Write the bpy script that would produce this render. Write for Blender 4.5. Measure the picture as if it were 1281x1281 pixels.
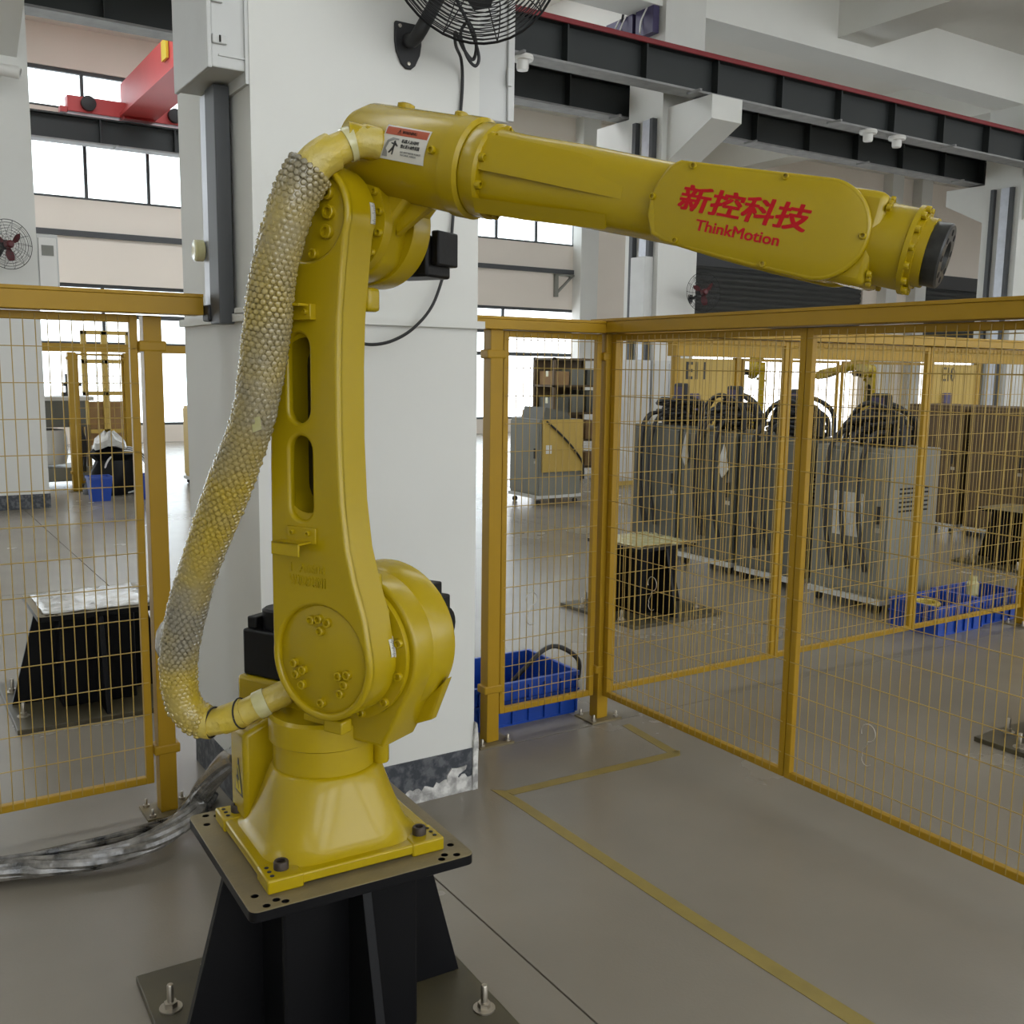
import bpy, math, random
from mathutils import Vector, Matrix
random.seed(7)
PI = math.pi
for o in list(bpy.data.objects):
    bpy.data.objects.remove(o)
SC = bpy.context.scene
COL = SC.collection

# ------------------------------------------------------------------ camera, sky, exposure
CAM_H = 1.6
cam = bpy.data.cameras.new('camera')
cam.sensor_width = 36.0
cam.lens = 1255.0 / 1281.0 * 36.0
cam.clip_end = 200
cam_o = bpy.data.objects.new('camera', cam)
COL.objects.link(cam_o)
# camera axes in world coordinates (right, up, backward)
rx, ux, bx_ = (0.840, 0.065, -0.538), (-0.542, 0.126, -0.831), (0.014, 0.990, 0.141)
Rm = Matrix((rx, ux, bx_)).to_quaternion().normalized().to_matrix().to_4x4()
cam_o.matrix_world = Matrix.Translation((0, 0, CAM_H)) @ Rm
SC.camera = cam_o

world = bpy.data.worlds.new('overcast_sky')
SC.world = world
world.use_nodes = True
bg = world.node_tree.nodes['Background']
bg.inputs[0].default_value = (0.93, 0.97, 1.0, 1)
bg.inputs[1].default_value = 3.0
SC.view_settings.view_transform = 'Standard'
SC.view_settings.look = 'None'
SC.view_settings.gamma = 1.0
SC.view_settings.use_curve_mapping = False
SC.view_settings.exposure = 0.48
SC.cycles.use_denoising = True
SC.cycles.max_bounces = 8
SC.cycles.diffuse_bounces = 5
SC.cycles.sample_clamp_indirect = 6.0
SC.cycles.caustics_reflective = False
SC.cycles.caustics_refractive = False

# ------------------------------------------------------------------ materials
def mat(name, col, rough=0.5, metal=0.0, var=0.0, scale=6.0, col2=None, bump=0.0, bscale=60.0,
        rvar=0.0, coat=0.0, emit=None, estr=1.0, spec=0.5, detail=4.0, ramp=(0.25, 0.75)):
    m = bpy.data.materials.new(name)
    m.use_nodes = True
    nt = m.node_tree
    b = nt.nodes['Principled BSDF']
    b.inputs['Base Color'].default_value = (*col, 1)
    b.inputs['Roughness'].default_value = rough
    b.inputs['Metallic'].default_value = metal
    b.inputs['Specular IOR Level'].default_value = spec
    if coat:
        b.inputs['Coat Weight'].default_value = coat
        b.inputs['Coat Roughness'].default_value = 0.12
    if emit:
        b.inputs['Emission Color'].default_value = (*emit, 1)
        b.inputs['Emission Strength'].default_value = estr
    tc = nt.nodes.new('ShaderNodeTexCoord')
    if var or col2:
        n = nt.nodes.new('ShaderNodeTexNoise')
        n.inputs['Scale'].default_value = scale
        n.inputs['Detail'].default_value = detail
        nt.links.new(tc.outputs['Object'], n.inputs['Vector'])
        r = nt.nodes.new('ShaderNodeValToRGB')
        r.color_ramp.elements[0].position = ramp[0]
        r.color_ramp.elements[1].position = ramp[1]
        c2 = col2 if col2 else tuple(c * (1 - var) for c in col)
        r.color_ramp.elements[0].color = (*c2, 1)
        r.color_ramp.elements[1].color = (*col, 1)
        nt.links.new(n.outputs['Fac'], r.inputs['Fac'])
        nt.links.new(r.outputs['Color'], b.inputs['Base Color'])
        if rvar:
            mr = nt.nodes.new('ShaderNodeMapRange')
            mr.inputs[3].default_value = max(0.02, rough - rvar)
            mr.inputs[4].default_value = rough + rvar
            nt.links.new(n.outputs['Fac'], mr.inputs[0])
            nt.links.new(mr.outputs[0], b.inputs['Roughness'])
    if bump:
        n2 = nt.nodes.new('ShaderNodeTexNoise')
        n2.inputs['Scale'].default_value = bscale
        n2.inputs['Detail'].default_value = 5
        nt.links.new(tc.outputs['Object'], n2.inputs['Vector'])
        bp = nt.nodes.new('ShaderNodeBump')
        bp.inputs['Strength'].default_value = bump
        bp.inputs['Distance'].default_value = 0.01
        nt.links.new(n2.outputs['Fac'], bp.inputs['Height'])
        nt.links.new(bp.outputs['Normal'], b.inputs['Normal'])
    return m

M = {}
M['robot'] = mat('robot_yellow_paint', (0.40, 0.285, 0.003), 0.27, var=0.06, scale=3, coat=0.12, spec=0.4)
M['fence'] = mat('fence_yellow_paint', (0.39, 0.225, 0.010), 0.42, var=0.10, scale=5, spec=0.3)
M['wire'] = mat('mesh_wire_yellow', (0.42, 0.28, 0.06), 0.4, var=0.15, scale=9)
M['floor'] = mat('floor_epoxy_grey', (0.275, 0.245, 0.198), 0.26, var=0.26, scale=1.2, bump=0.06, bscale=110, rvar=0.05, detail=7, ramp=(0.22, 0.78))
M['joint'] = mat('floor_joint_dark', (0.06, 0.055, 0.05), 0.8)
M['tape'] = mat('floor_tape_yellow', (0.29, 0.215, 0.05), 0.5, var=0.2, scale=14)
M['white'] = mat('white_wall_paint', (0.68, 0.68, 0.645), 0.65, var=0.07, scale=1.6, bump=0.05, bscale=18)
M['white2'] = mat('white_beam_paint', (0.78, 0.78, 0.74), 0.7, var=0.06, scale=0.9)
M['cream'] = mat('cream_wall_paint', (0.80, 0.73, 0.65), 0.7, var=0.05, scale=0.8)
M['ceil'] = mat('ceiling_concrete_white', (0.80, 0.79, 0.75), 0.85, var=0.08, scale=0.6)
M['skirt'] = mat('black_skirting_scuffed', (0.035, 0.04, 0.05), 0.55, col2=(0.11, 0.115, 0.125), scale=30, bump=0.2, bscale=80, ramp=(0.38, 0.55))
M['plaster'] = mat('chipped_plaster', (0.70, 0.69, 0.66), 0.9, col2=(0.30, 0.29, 0.28), scale=22, bump=0.7, bscale=50, ramp=(0.38, 0.6))
M['black'] = mat('black_paint', (0.006, 0.006, 0.007), 0.35, var=0.3, scale=5, bump=0.03, bscale=90, spec=0.16)
M['plate_dark'] = mat('oily_base_plate', (0.085, 0.07, 0.035), 0.4, col2=(0.05, 0.043, 0.028), scale=7)
M['plate'] = mat('dusty_plate_top', (0.22, 0.175, 0.085), 0.5, col2=(0.15, 0.12, 0.07), scale=9, bump=0.08, bscale=120)
M['steel'] = mat('zinc_steel', (0.55, 0.50, 0.42), 0.35, metal=0.9, var=0.3, scale=20)
M['darkbolt'] = mat('black_oxide_bolt', (0.06, 0.045, 0.035), 0.5, metal=0.5, var=0.3, scale=40)
M['hole'] = mat('hole_dark', (0.01, 0.009, 0.008), 0.8)
M['rubber'] = mat('black_rubber', (0.014, 0.014, 0.015), 0.55)
M['motor'] = mat('motor_black', (0.006, 0.006, 0.0065), 0.45, bump=0.05, bscale=90, spec=0.25)
M['slot_shade'] = mat('slot_shade_dark', (0.022, 0.017, 0.004), 0.7, spec=0.2)  # shade inside the arm slots, put into the colour
M['red'] = mat('logo_red', (0.46, 0.008, 0.014), 0.5, spec=0.2)
M['label'] = mat('sticker_white', (0.62, 0.60, 0.54), 0.5)
M['labelred'] = mat('sticker_orange_red', (0.38, 0.07, 0.025), 0.5)
M['ink'] = mat('print_black', (0.02, 0.02, 0.02), 0.6)
M['greyink'] = mat('print_grey', (0.25, 0.25, 0.24), 0.6)
M['bubble'] = mat('bubble_wrap_yellow', (0.47, 0.34, 0.02), 0.18, col2=(0.25, 0.225, 0.165), scale=4.2, coat=0.7, ramp=(0.38, 0.70))
M['film'] = mat('clear_film_grey', (0.55, 0.54, 0.50), 0.2, col2=(0.32, 0.31, 0.28), scale=14, coat=0.5, bump=0.5, bscale=40)
M['hose'] = mat('hose_yellow', (0.52, 0.38, 0.02), 0.35, col2=(0.52, 0.42, 0.12), scale=18, bump=0.5, bscale=45)
M['tapeband'] = mat('packing_tape', (0.62, 0.58, 0.36), 0.25, col2=(0.5, 0.47, 0.2), scale=20, coat=0.5)
M['flange'] = mat('flange_black', (0.010, 0.010, 0.011), 0.3, col2=(0.05, 0.05, 0.046), scale=40, spec=0.3)
M['blue'] = mat('blue_plastic', (0.006, 0.055, 0.36), 0.4, var=0.15, scale=4)
M['crane_dark'] = mat('crane_beam_charcoal', (0.020, 0.024, 0.024), 0.6, var=0.15, scale=1.5)
M['crane_lip'] = mat('crane_flange_grey', (0.30, 0.30, 0.29), 0.6, col2=(0.2, 0.2, 0.2), scale=5)
M['crane_red'] = mat('crane_rail_red', (0.23, 0.012, 0.018), 0.4, var=0.2, scale=3)
M['redgirder'] = mat('crane_girder_red', (0.50, 0.055, 0.055), 0.5, var=0.1, scale=1.5)
M['frame_dark'] = mat('window_frame_dark', (0.05, 0.055, 0.058), 0.5)
M['shutter'] = mat('shutter_grey', (0.065, 0.068, 0.066), 0.55, var=0.15, scale=2)
M['cab_grey'] = mat('cabinet_grey', (0.22, 0.22, 0.19), 0.5, var=0.12, scale=3)
M['cab_dark'] = mat('cabinet_dark_grey', (0.12, 0.12, 0.10), 0.5, var=0.12, scale=3)
M['cab_light'] = mat('box_light_grey', (0.58, 0.585, 0.57), 0.5, var=0.10, scale=4)
M['chan'] = mat('channel_dark_grey', (0.055, 0.058, 0.062), 0.5)
M['zinc'] = mat('galvanised_strip', (0.55, 0.57, 0.62), 0.4, metal=0.3, var=0.2, scale=8)
M['board'] = mat('board_yellow', (0.50, 0.34, 0.07), 0.55, var=0.08, scale=2)
M['purple'] = mat('panel_purple', (0.045, 0.035, 0.10), 0.5)
M['tan'] = mat('cardboard_tan', (0.36, 0.22, 0.10), 0.8, var=0.2, scale=5)
M['rack'] = mat('rack_brown', (0.13, 0.085, 0.04), 0.6, var=0.2, scale=4)
M['foil'] = mat('cable_film_silver', (0.27, 0.25, 0.22), 0.2, col2=(0.014, 0.014, 0.013), scale=13, coat=0.7, bump=0.7, bscale=34, ramp=(0.34, 0.70))
M['fanred'] = mat('fan_blade_maroon', (0.09, 0.008, 0.012), 0.4)
M['lampw'] = mat('lamp_white', (0.72, 0.71, 0.68), 0.4)
M['paper'] = mat('paper_white', (0.72, 0.72, 0.70), 0.6, col2=(0.55, 0.55, 0.53), scale=20)
M['tri'] = mat('warning_yellow', (0.58, 0.45, 0.03), 0.5)
g = bpy.data.materials.new('window_glass'); g.use_nodes = True
nt = g.node_tree; nt.nodes.clear()
o_ = nt.nodes.new('ShaderNodeOutputMaterial'); mx = nt.nodes.new('ShaderNodeMixShader')
tr = nt.nodes.new('ShaderNodeBsdfTransparent'); gl = nt.nodes.new('ShaderNodeBsdfGlossy')
tr.inputs[0].default_value = (0.93, 0.96, 0.97, 1); gl.inputs['Roughness'].default_value = 0.05
mx.inputs[0].default_value = 0.06
nt.links.new(tr.outputs[0], mx.inputs[1]); nt.links.new(gl.outputs[0], mx.inputs[2]); nt.links.new(mx.outputs[0], o_.inputs[0])
M['glass'] = g

# ------------------------------------------------------------------ mesh helpers
ORG = {}
def frame_to(axis):
    a = Vector(axis).normalized()
    t = Vector((0, 0, 1)) if abs(a.z) < 0.9 else Vector((1, 0, 0))
    x = t.cross(a).normalized()
    return x, a.cross(x), a

class MB:
    def __init__(s, T=None):
        s.V, s.F, s.T = [], [], T
    def add(s, vs, fs):
        k = len(s.V)
        s.V += [Vector(v) for v in vs]
        s.F += [[i + k for i in f] for f in fs]
        return s
    def box(s, x0, x1, y0, y1, z0, z1):
        if x0 > x1: x0, x1 = x1, x0
        if y0 > y1: y0, y1 = y1, y0
        if z0 > z1: z0, z1 = z1, z0
        return s.add([(x0, y0, z0), (x1, y0, z0), (x1, y1, z0), (x0, y1, z0), (x0, y0, z1), (x1, y0, z1), (x1, y1, z1), (x0, y1, z1)],
                     [(0, 3, 2, 1), (4, 5, 6, 7), (0, 1, 5, 4), (1, 2, 6, 5), (2, 3, 7, 6), (3, 0, 4, 7)])
    def lathe(s, prof, origin, axis, n=32, a0=0.0, caps=True):
        x, y, a = frame_to(axis); o = Vector(origin)
        vs = []
        for r, h in prof:
            for i in range(n):
                t = 2 * PI * i / n + a0
                vs.append(o + a * h + (x * math.cos(t) + y * math.sin(t)) * r)
        fs = []
        for j in range(len(prof) - 1):
            for i in range(n):
                i2 = (i + 1) % n
                fs.append((j * n + i, j * n + i2, (j + 1) * n + i2, (j + 1) * n + i))
        if caps:
            fs.append(tuple(reversed(range(n))))
            fs.append(tuple(range((len(prof) - 1) * n, len(prof) * n)))
        return s.add(vs, fs)
    def cyl(s, p0, p1, r0, r1=None, n=20):
        p0, p1 = Vector(p0), Vector(p1)
        L = (p1 - p0).length
        return s.lathe([(r0, 0), (r0 if r1 is None else r1, L)], p0, p1 - p0, n)
    def loft(s, rings, cap=True):
        n = len(rings[0]); vs = [v for r in rings for v in r]; fs = []
        for j in range(len(rings) - 1):
            for i in range(n):
                i2 = (i + 1) % n
                fs.append((j * n + i, j * n + i2, (j + 1) * n + i2, (j + 1) * n + i))
        if cap:
            fs.append(tuple(reversed(range(n)))); fs.append(tuple(range((len(rings) - 1) * n, len(rings) * n)))
        return s.add(vs, fs)
    def tube(s, pts, r, n=8, cap=True):
        pts = [Vector(p) for p in pts]
        rings = []; up = None
        for i, p in enumerate(pts):
            d = (pts[min(i + 1, len(pts) - 1)] - pts[max(i - 1, 0)]).normalized()
            if up is None:
                x, y, _ = frame_to(d)
            else:
                x = (up - d * up.dot(d)).normalized(); y = d.cross(x)
            up = x
            rr = r(i / (len(pts) - 1)) if callable(r) else r
            rings.append([p + (x * math.cos(2 * PI * k / n) + y * math.sin(2 * PI * k / n)) * rr for k in range(n)])
        return s.loft(rings, cap)
    def prism(s, pts, fn):
        # pts: 2D outline, fn(p, side) -> 3D, side 0/1
        n = len(pts)
        vs = [fn(p, 0) for p in pts] + [fn(p, 1) for p in pts]
        fs = [tuple(range(n)), tuple(reversed(range(n, 2 * n)))]
        fs += [(i, i + n, (i + 1) % n + n, (i + 1) % n) for i in range(n)]
        return s.add(vs, fs)
    def dome(s, c, nrm, r, squash=0.8):
        x, y, a = frame_to(nrm); c = Vector(c); vs = []; fs = []
        n = 6
        for t, hh in ((1.0, 0.0), (0.75, 0.65)):
            for i in range(n):
                q = 2 * PI * i / n
                vs.append(c + (x * math.cos(q) + y * math.sin(q)) * r * t + a * r * squash * hh)
        vs.append(c + a * r * squash)
        for i in range(n):
            fs.append((i, (i + 1) % n, n + (i + 1) % n, n + i)); fs.append((n + i, n + (i + 1) % n, 2 * n))
        return s.add(vs, fs)
    def mesh(s, name, origin=(0, 0, 0), smooth=True, ang=35):
        me = bpy.data.meshes.new(name)
        o = Vector(origin)
        T = s.T
        me.from_pydata([((T(v) if T else v) - o)[:] for v in s.V], [], s.F)
        me.update()
        fix(me, smooth, ang)
        return me
    def build(s, name, m, parent=None, smooth=True, bevel=0, origin=None, ang=35, label=None):
        o = Vector(origin) if origin is not None else (ORG[parent] if parent is not None else Vector((0, 0, 0)))
        return link(name, s.mesh(name, o, smooth, ang), m, parent, o, bevel, label)

def fix(me, smooth=True, ang=35):
    import bmesh
    b = bmesh.new(); b.from_mesh(me)
    bmesh.ops.recalc_face_normals(b, faces=b.faces)
    b.to_mesh(me); b.free()
    if smooth:
        me.shade_smooth()
        me.set_sharp_from_angle(angle=math.radians(ang))

def link(name, me, m, parent=None, org=Vector((0, 0, 0)), bevel=0, label=None):
    ob = bpy.data.objects.new(name, me)
    if m is not None:
        me.materials.clear(); me.materials.append(M[m] if isinstance(m, str) else m)
    COL.objects.link(ob)
    if parent is not None:
        ob.parent = parent
    else:
        ob.location = org
    ORG[ob] = Vector(org)
    if bevel:
        bv = ob.modifiers.new('bevel', 'BEVEL'); bv.width = bevel; bv.segments = 2; bv.limit_method = 'ANGLE'; bv.angle_limit = math.radians(40)
    if label: ob['label'] = label
    return ob

def inst(name, me, parent, loc, rot=None, label=None):
    # another object sharing a mesh, placed in world coordinates under an unrotated root
    ob = bpy.data.objects.new(name, me)
    COL.objects.link(ob)
    o = ORG[parent] if parent is not None else Vector((0, 0, 0))
    ob.parent = parent
    L = Matrix.Translation(Vector(loc) - o)
    if rot is not None: L = L @ rot.to_4x4()
    ob.matrix_local = L
    ORG[ob] = o
    if label: ob['label'] = label
    return ob

def thing(name, label, cat, loc=(0, 0, 0), group=None):
    ob = bpy.data.objects.new(name, None)
    ob.empty_display_size = 0.1
    COL.objects.link(ob)
    ob.location = loc
    ORG[ob] = Vector(loc)
    return tag(ob, label, cat, group)

def tag(ob, label, cat, group=None):
    ob['label'] = label; ob['category'] = cat
    if group: ob['group'] = group
    return ob

def struct(ob, label=None):
    ob['kind'] = 'structure'
    if label: ob['label'] = label
    return ob

def copy_tree(root, loc, rz=0.0, label=None, group=None, skip=()):
    r = root.copy(); COL.objects.link(r)
    r.location = loc; r.rotation_euler = (0, 0, rz)
    if label: r['label'] = label
    if group: r['group'] = group
    for ch in list(root.children):
        if ch.name.split('.')[0] in skip: continue
        c = ch.copy(); COL.objects.link(c); c.parent = r
        for g2 in list(ch.children):
            d = g2.copy(); COL.objects.link(d); d.parent = c
    return r

def curve_mesh(loops, depth, bevel, name='c', res=2):
    # filled outline (with holes) in XY, thickness along Z centred on 0, rounded edges
    c = bpy.data.curves.new(name, 'CURVE')
    c.dimensions = '2D'; c.fill_mode = 'BOTH'
    c.extrude = depth / 2 - bevel; c.bevel_depth = bevel; c.bevel_resolution = res; c.offset = -bevel
    for pts in loops:
        sp = c.splines.new('POLY'); sp.points.add(len(pts) - 1); sp.use_cyclic_u = True
        for p, q in zip(sp.points, pts): p.co = (q[0], q[1], 0, 1)
    ob = bpy.data.objects.new(name, c)
    me = bpy.data.meshes.new_from_object(ob)
    bpy.data.objects.remove(ob); bpy.data.curves.remove(c)
    return me

def text_mesh(body, size_w, size_h, depth, bold=0.0, align='LEFT', shear=0.0):
    c = bpy.data.curves.new('txt', 'FONT'); c.body = body; c.size = 1.0; c.extrude = 0.5; c.shear = shear
    c.resolution_u = 3
    ob = bpy.data.objects.new('txt', c)
    me = bpy.data.meshes.new_from_object(ob)
    bpy.data.objects.remove(ob); bpy.data.curves.remove(c)
    if bold:
        import bmesh
        b = bmesh.new()
        for i, (qx, qy) in enumerate(((-1, -1), (1, -1), (1, 1), (-1, 1), (0, 1), (0, -1), (1, 0), (-1, 0))):
            m2 = me.copy(); m2.transform(Matrix.Translation((bold * qx, bold * qy * 0.8, 0.01 * i))); b.from_mesh(m2); bpy.data.meshes.remove(m2)
        b.to_mesh(me); b.free()
    xs = [v.co.x for v in me.vertices]; ys = [v.co.y for v in me.vertices]
    x0, x1, y0, y1 = min(xs), max(xs), min(ys), max(ys)
    sx, sy = size_w / (x1 - x0), size_h / (y1 - y0)
    for v in me.vertices:
        v.co = ((v.co.x - x0) * sx, (v.co.y - y0) * sy, v.co.z * depth)
    me.materials.clear()
    return me

def xform(me, Mx):
    me.transform(Mx)
    return me

def arc(cx, cy, r, a0, a1, n=16):
    return [(cx + r * math.cos(math.radians(a0 + (a1 - a0) * i / n)), cy + r * math.sin(math.radians(a0 + (a1 - a0) * i / n))) for i in range(n + 1)]

def smooth_path(pts, k=8):
    pts = [Vector(p) for p in pts]; out = []
    for i in range(len(pts) - 1):
        p0 = pts[max(i - 1, 0)]; p1 = pts[i]; p2 = pts[i + 1]; p3 = pts[min(i + 2, len(pts) - 1)]
        for j in range(k):
            t = j / k
            out.append(0.5 * ((2 * p1) + (p2 - p0) * t + (2 * p0 - 5 * p1 + 4 * p2 - p3) * t * t + (3 * p1 - p0 - 3 * p2 + p3) * t ** 3))
    out.append(pts[-1])
    return out

# ================================================================== THE SETTING
# floor: slabs with open joints over a dark bed
bed = MB().box(-14, 46, -14, 23, -0.06, -0.012).build('floor', 'joint', smooth=False)
struct(bed)
jx = [-14, -8.0, -3.2, 1.43, 5.9, 10.4, 15, 20, 28, 46]
jy = [-14, -9, -5, -1.2, 3.47, 7.6, 12, 16.5, 23]
for i in range(len(jx) - 1):
    for j in range(len(jy) - 1):
        s_ = MB().box(jx[i] + 0.003, jx[i + 1] - 0.003, jy[j] + 0.003, jy[j + 1] - 0.003, -0.012, 0.0).build('slab', 'floor', bed, smooth=False)

# ceiling and beams
cb = MB(); ys_ = [-10.5, -7.4, -6.0, 4.6, 6.0, 14.4]
for i in range(0, len(ys_) - 1, 2): cb.box(-14, 46, ys_[i], ys_[i + 1], 7.9, 8.05)
cb.box(-14, 46, 18.0, 23, 7.9, 8.05).box(9.5, 46, 14.4, 18.0, 7.9, 8.05)   # unseen gaps left between these slabs, added to brighten floor and back bay
struct(cb.build('ceiling', 'ceil', smooth=False))
def beam(name, *b):
    return struct(MB().box(*b).build(name, 'white2', smooth=False))
beam('trim_1', -14, 46, 12.18, 12.8, 7.0, 7.9)
beam('trim_2', -14, 46, 3.2, 3.95, 7.0, 7.9)
for i, (x, w_) in enumerate(((-3.5, 0.45), (3.3, 0.45), (8.0, 0.45), (14.35, 0.9), (21.0, 0.9), (27.5, 0.9))):
    beam('trim_%d' % (i + 3), x, x + w_, -10, 12.18, 7.25, 7.9)
for i, x in enumerate((1.1, 10.6, 20.05)):
    beam('trim_%d' % (i + 9), x, x + 0.7, 12.8, 21.5, 7.0, 7.9)

# columns
def column(name, x0, x1, y0, y1, label):
    c = MB().box(x0, x1, y0, y1, 0.0, 7.9).build(name, 'white', smooth=False)
    return struct(c, label)
col_main = column('pillar', 1.066, 1.886, 3.158, 3.98, 'white painted square pillar behind the yellow robot')
# skirting of the main pillar: dark band with a chipped plaster lower edge
MB().box(1.06, 1.892, 3.152, 3.986, 0.0, 0.165).build('skirting_band', 'skirt', col_main, smooth=False)
rag = MB()
random.seed(3)
nx = 40
pts = []
for i in range(nx + 1):
    x = 1.40 + (1.892 - 1.40) * i / nx
    pts.append((x, 0.035 + 0.03 * (i / nx) + random.uniform(-0.010, 0.012)))
for i in range(nx):
    (xa, ha), (xb, hb) = pts[i], pts[i + 1]
    rag.add([(xa, 3.147, 0), (xb, 3.147, 0), (xb, 3.149, hb), (xa, 3.149, ha), (xa, 3.152, 0), (xb, 3.152, 0), (xb, 3.152, hb), (xa, 3.152, ha)],
            [(0, 1, 2, 3), (3, 2, 6, 7), (0, 3, 7, 4), (1, 5, 6, 2)])
rag.build('plaster_edge', 'plaster', col_main, smooth=False)
MB().prism([(1.765, 0.055), (1.80, 0.045), (1.815, 0.075), (1.845, 0.09), (1.85, 0.105), (1.81, 0.10), (1.785, 0.105), (1.765, 0.08)],
           lambda p, k: (p[0], 3.146 if k == 0 else 3.152, p[1])).build('plaster_patch', 'plaster', col_main, smooth=False)
MB().prism([(1.874, 0.0), (1.898, 0.0), (1.897, 0.10), (1.900, 0.19), (1.894, 0.26), (1.886, 0.27), (1.878, 0.17)],
           lambda p, k: (p[0], 3.144 if k == 0 else 3.20, p[1])).build('plaster_corner', 'plaster', col_main, smooth=False)
# trunking around the pillar at fence-beam height
MB().box(1.13, 1.905, 3.135, 3.158, 1.742, 1.768).build('cable_trunking', 'white', col_main, smooth=False)
MB().box(1.045, 1.066, 3.16, 3.98, 1.742, 1.768).build('cable_trunking', 'white', col_main, smooth=False)
MB().box(1.045, 1.075, 3.12, 3.30, 1.765, 1.785).build('ledge', 'white', col_main, smooth=False)

col_l = column('pillar', 0.90, 1.70, 12.1, 12.9, 'white pillar with a wall fan at the left edge, far behind the fence')
MB().box(0.89, 1.71, 12.09, 12.91, 0.0, 0.16).build('skirting_band', 'skirt', col_l, smooth=False)
col_2 = column('pillar', 10.45, 11.25, 12.1, 12.9, 'white pillar with corbels behind the wrist of the robot arm')
col_3 = column('pillar', 20.0, 20.8, 12.1, 12.9, 'white pillar with corbels at the right edge of the hall')
for c, x0 in ((col_2, 10.45), (col_3, 20.0), (col_l, 0.9)):
    # corbels carry the runway beams on both sides of the row
    for sgn in (-1, 1):
        ys = 12.1 if sgn < 0 else 12.9
        pr = [(0, 4.75), (0, 5.55), (sgn * 0.95, 5.55), (sgn * 0.95, 5.22)]
        MB().prism(pr, lambda p, k, ys=ys, x0=x0: (x0 + 0.1 if k == 0 else x0 + 0.7, ys + p[0], p[1])).build('corbel', 'white', c, smooth=False)
for c, x0 in ((col_2, 10.45), (col_3, 20.0)):
    MB().box(x0 - 0.07, x0, 12.30, 12.48, 0.0, 5.4).build('conduit_channel', 'zinc', c, smooth=False)
    MB().box(x0 - 0.09, x0, 12.22, 12.29, 0.0, 5.4).build('conduit_channel', 'chan', c, smooth=False)
    MB().box(x0 - 0.09, x0, 12.62, 12.70, 0.0, 5.4).build('conduit_channel', 'chan', c, smooth=False)
MB().box(10.28, 10.45, 12.2, 12.55, 2.35, 3.35).build('junction_box', 'cab_light', col_2, smooth=False, bevel=0.01)

# back wall (window side of the hall)
YW = 21.5
wb = struct(MB().box(-6, 15.9, YW, YW + 0.3, 3.15, 4.75).box(-6, 34.5, YW, YW + 0.3, 7.15, 7.9).box(-6, 15.9, YW, YW + 0.3, 6.2, 6.4)
            .box(15.9, 34.5, YW, YW + 0.3, 4.9, 7.15).box(15.9, 17.6, YW, YW + 0.3, 0, 4.9).box(27.2, 30.2, YW, YW + 0.3, 0, 4.9).box(34.0, 46, YW, YW + 0.3, 0, 7.9)
            .build('wall_back', 'cream', smooth=False))
MB().box(-6, 15.9, YW - 0.06, YW, 4.04, 4.15).build('pipe_tray', 'chan', wb, smooth=False)
for x in (8.4, 15.7, 27.9, 29.4):
    MB().box(x, x + 0.55, YW - 0.35, YW, 0, 7.9).build('pilaster', 'white', wb, smooth=False)
MB().box(17.6, 27.2, YW - 0.12, YW, 4.55, 4.9).build('lintel', 'chan', wb, smooth=False)
MB().box(30.2, 34.0, YW - 0.12, YW + 0.2, 4.5, 4.95).build('lintel', 'chan', wb, smooth=False)

def window_row(n, x0, x1, z0, z1, step, off=0.0, transoms=()):
    w = MB().box(x0, x1, YW + 0.05, YW + 0.13, z0, z0 + 0.05).box(x0, x1, YW + 0.05, YW + 0.13, z1 - 0.07, z1).build('window_%d' % n, 'frame_dark', smooth=False)
    struct(w)
    x = x0 + off
    me = MB().box(-0.03, 0.03, YW + 0.06, YW + 0.12, z0 + 0.05, z1 - 0.07).mesh('mullion', smooth=False)
    me.materials.append(M['frame_dark'])
    xs = []
    while x < x1:
        inst('mullion', me, w, (x, 0, 0)); xs.append(x); x += step
    for t in transoms:
        MB().box(x0, x1, YW + 0.055, YW + 0.125, t - 0.045, t + 0.045).build('transom', 'frame_dark', w, smooth=False)
    pm = MB().box(0.03, step - 0.03, YW + 0.085, YW + 0.095, z0 + 0.05, z1 - 0.07).mesh('pane', smooth=False)
    pm.materials.append(M['glass'])
    for x in xs[:-1]:
        inst('pane', pm, w, (x, 0, 0))
    return w
window_row(1, -6, 15.9, 4.75, 6.2, 1.18, 0.53)
window_row(2, -6, 15.9, 6.4, 7.15, 2.36, 0.53)
window_row(3, -6, 15.9, 0.35, 3.15, 2.36, 0.75, (1.98, 2.54))
struct(MB().box(-6, 15.9, YW, YW + 0.3, 0, 0.35).build('wall_sill', 'cream', smooth=False))
# roller shutters
for k, (x0, x1) in enumerate(((17.6, 27.2), (30.2, 34.0))):
    d = struct(MB().box(x0, x1, YW + 0.1, YW + 0.16, 2.4, 4.6).build('door_%d' % (k + 1), 'shutter', smooth=False))
    sm = MB().prism([(0, 0), (0, 0.155), (-0.035, 0.12), (-0.05, 0.08), (-0.035, 0.03)], lambda p, kk, x0=x0, x1=x1: (x0 if kk == 0 else x1, YW + 0.1 + p[0], p[1])).mesh('slat')
    sm.materials.append(M['shutter'])
    for i in range(14):
        inst('slat', sm, d, (0, 0, 2.4 + 0.16 * i))
# side and front walls: seen only in reflections, daylight enters through the front openings
wl = struct(MB().box(-8.3, -8, -10, YW, 0, 7.9).build('wall_left', 'white', smooth=False))  # unseen wall, placed to keep the left side darker
wr = struct(MB().box(46, 46.3, -10, 22, 0, 7.9).build('wall_right', 'cream', smooth=False))
wf = MB().box(-8, 46, -10.3, -10, 0, 0.7).box(-8, 46, -10.3, -10, 6.9, 7.9)
x = -8.0
while x < 46:
    wf.box(x, x + 1.3, -10.3, -10, 0.7, 6.9); x += 5.2
struct(wf.build('wall_front', 'white', smooth=False))

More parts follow.
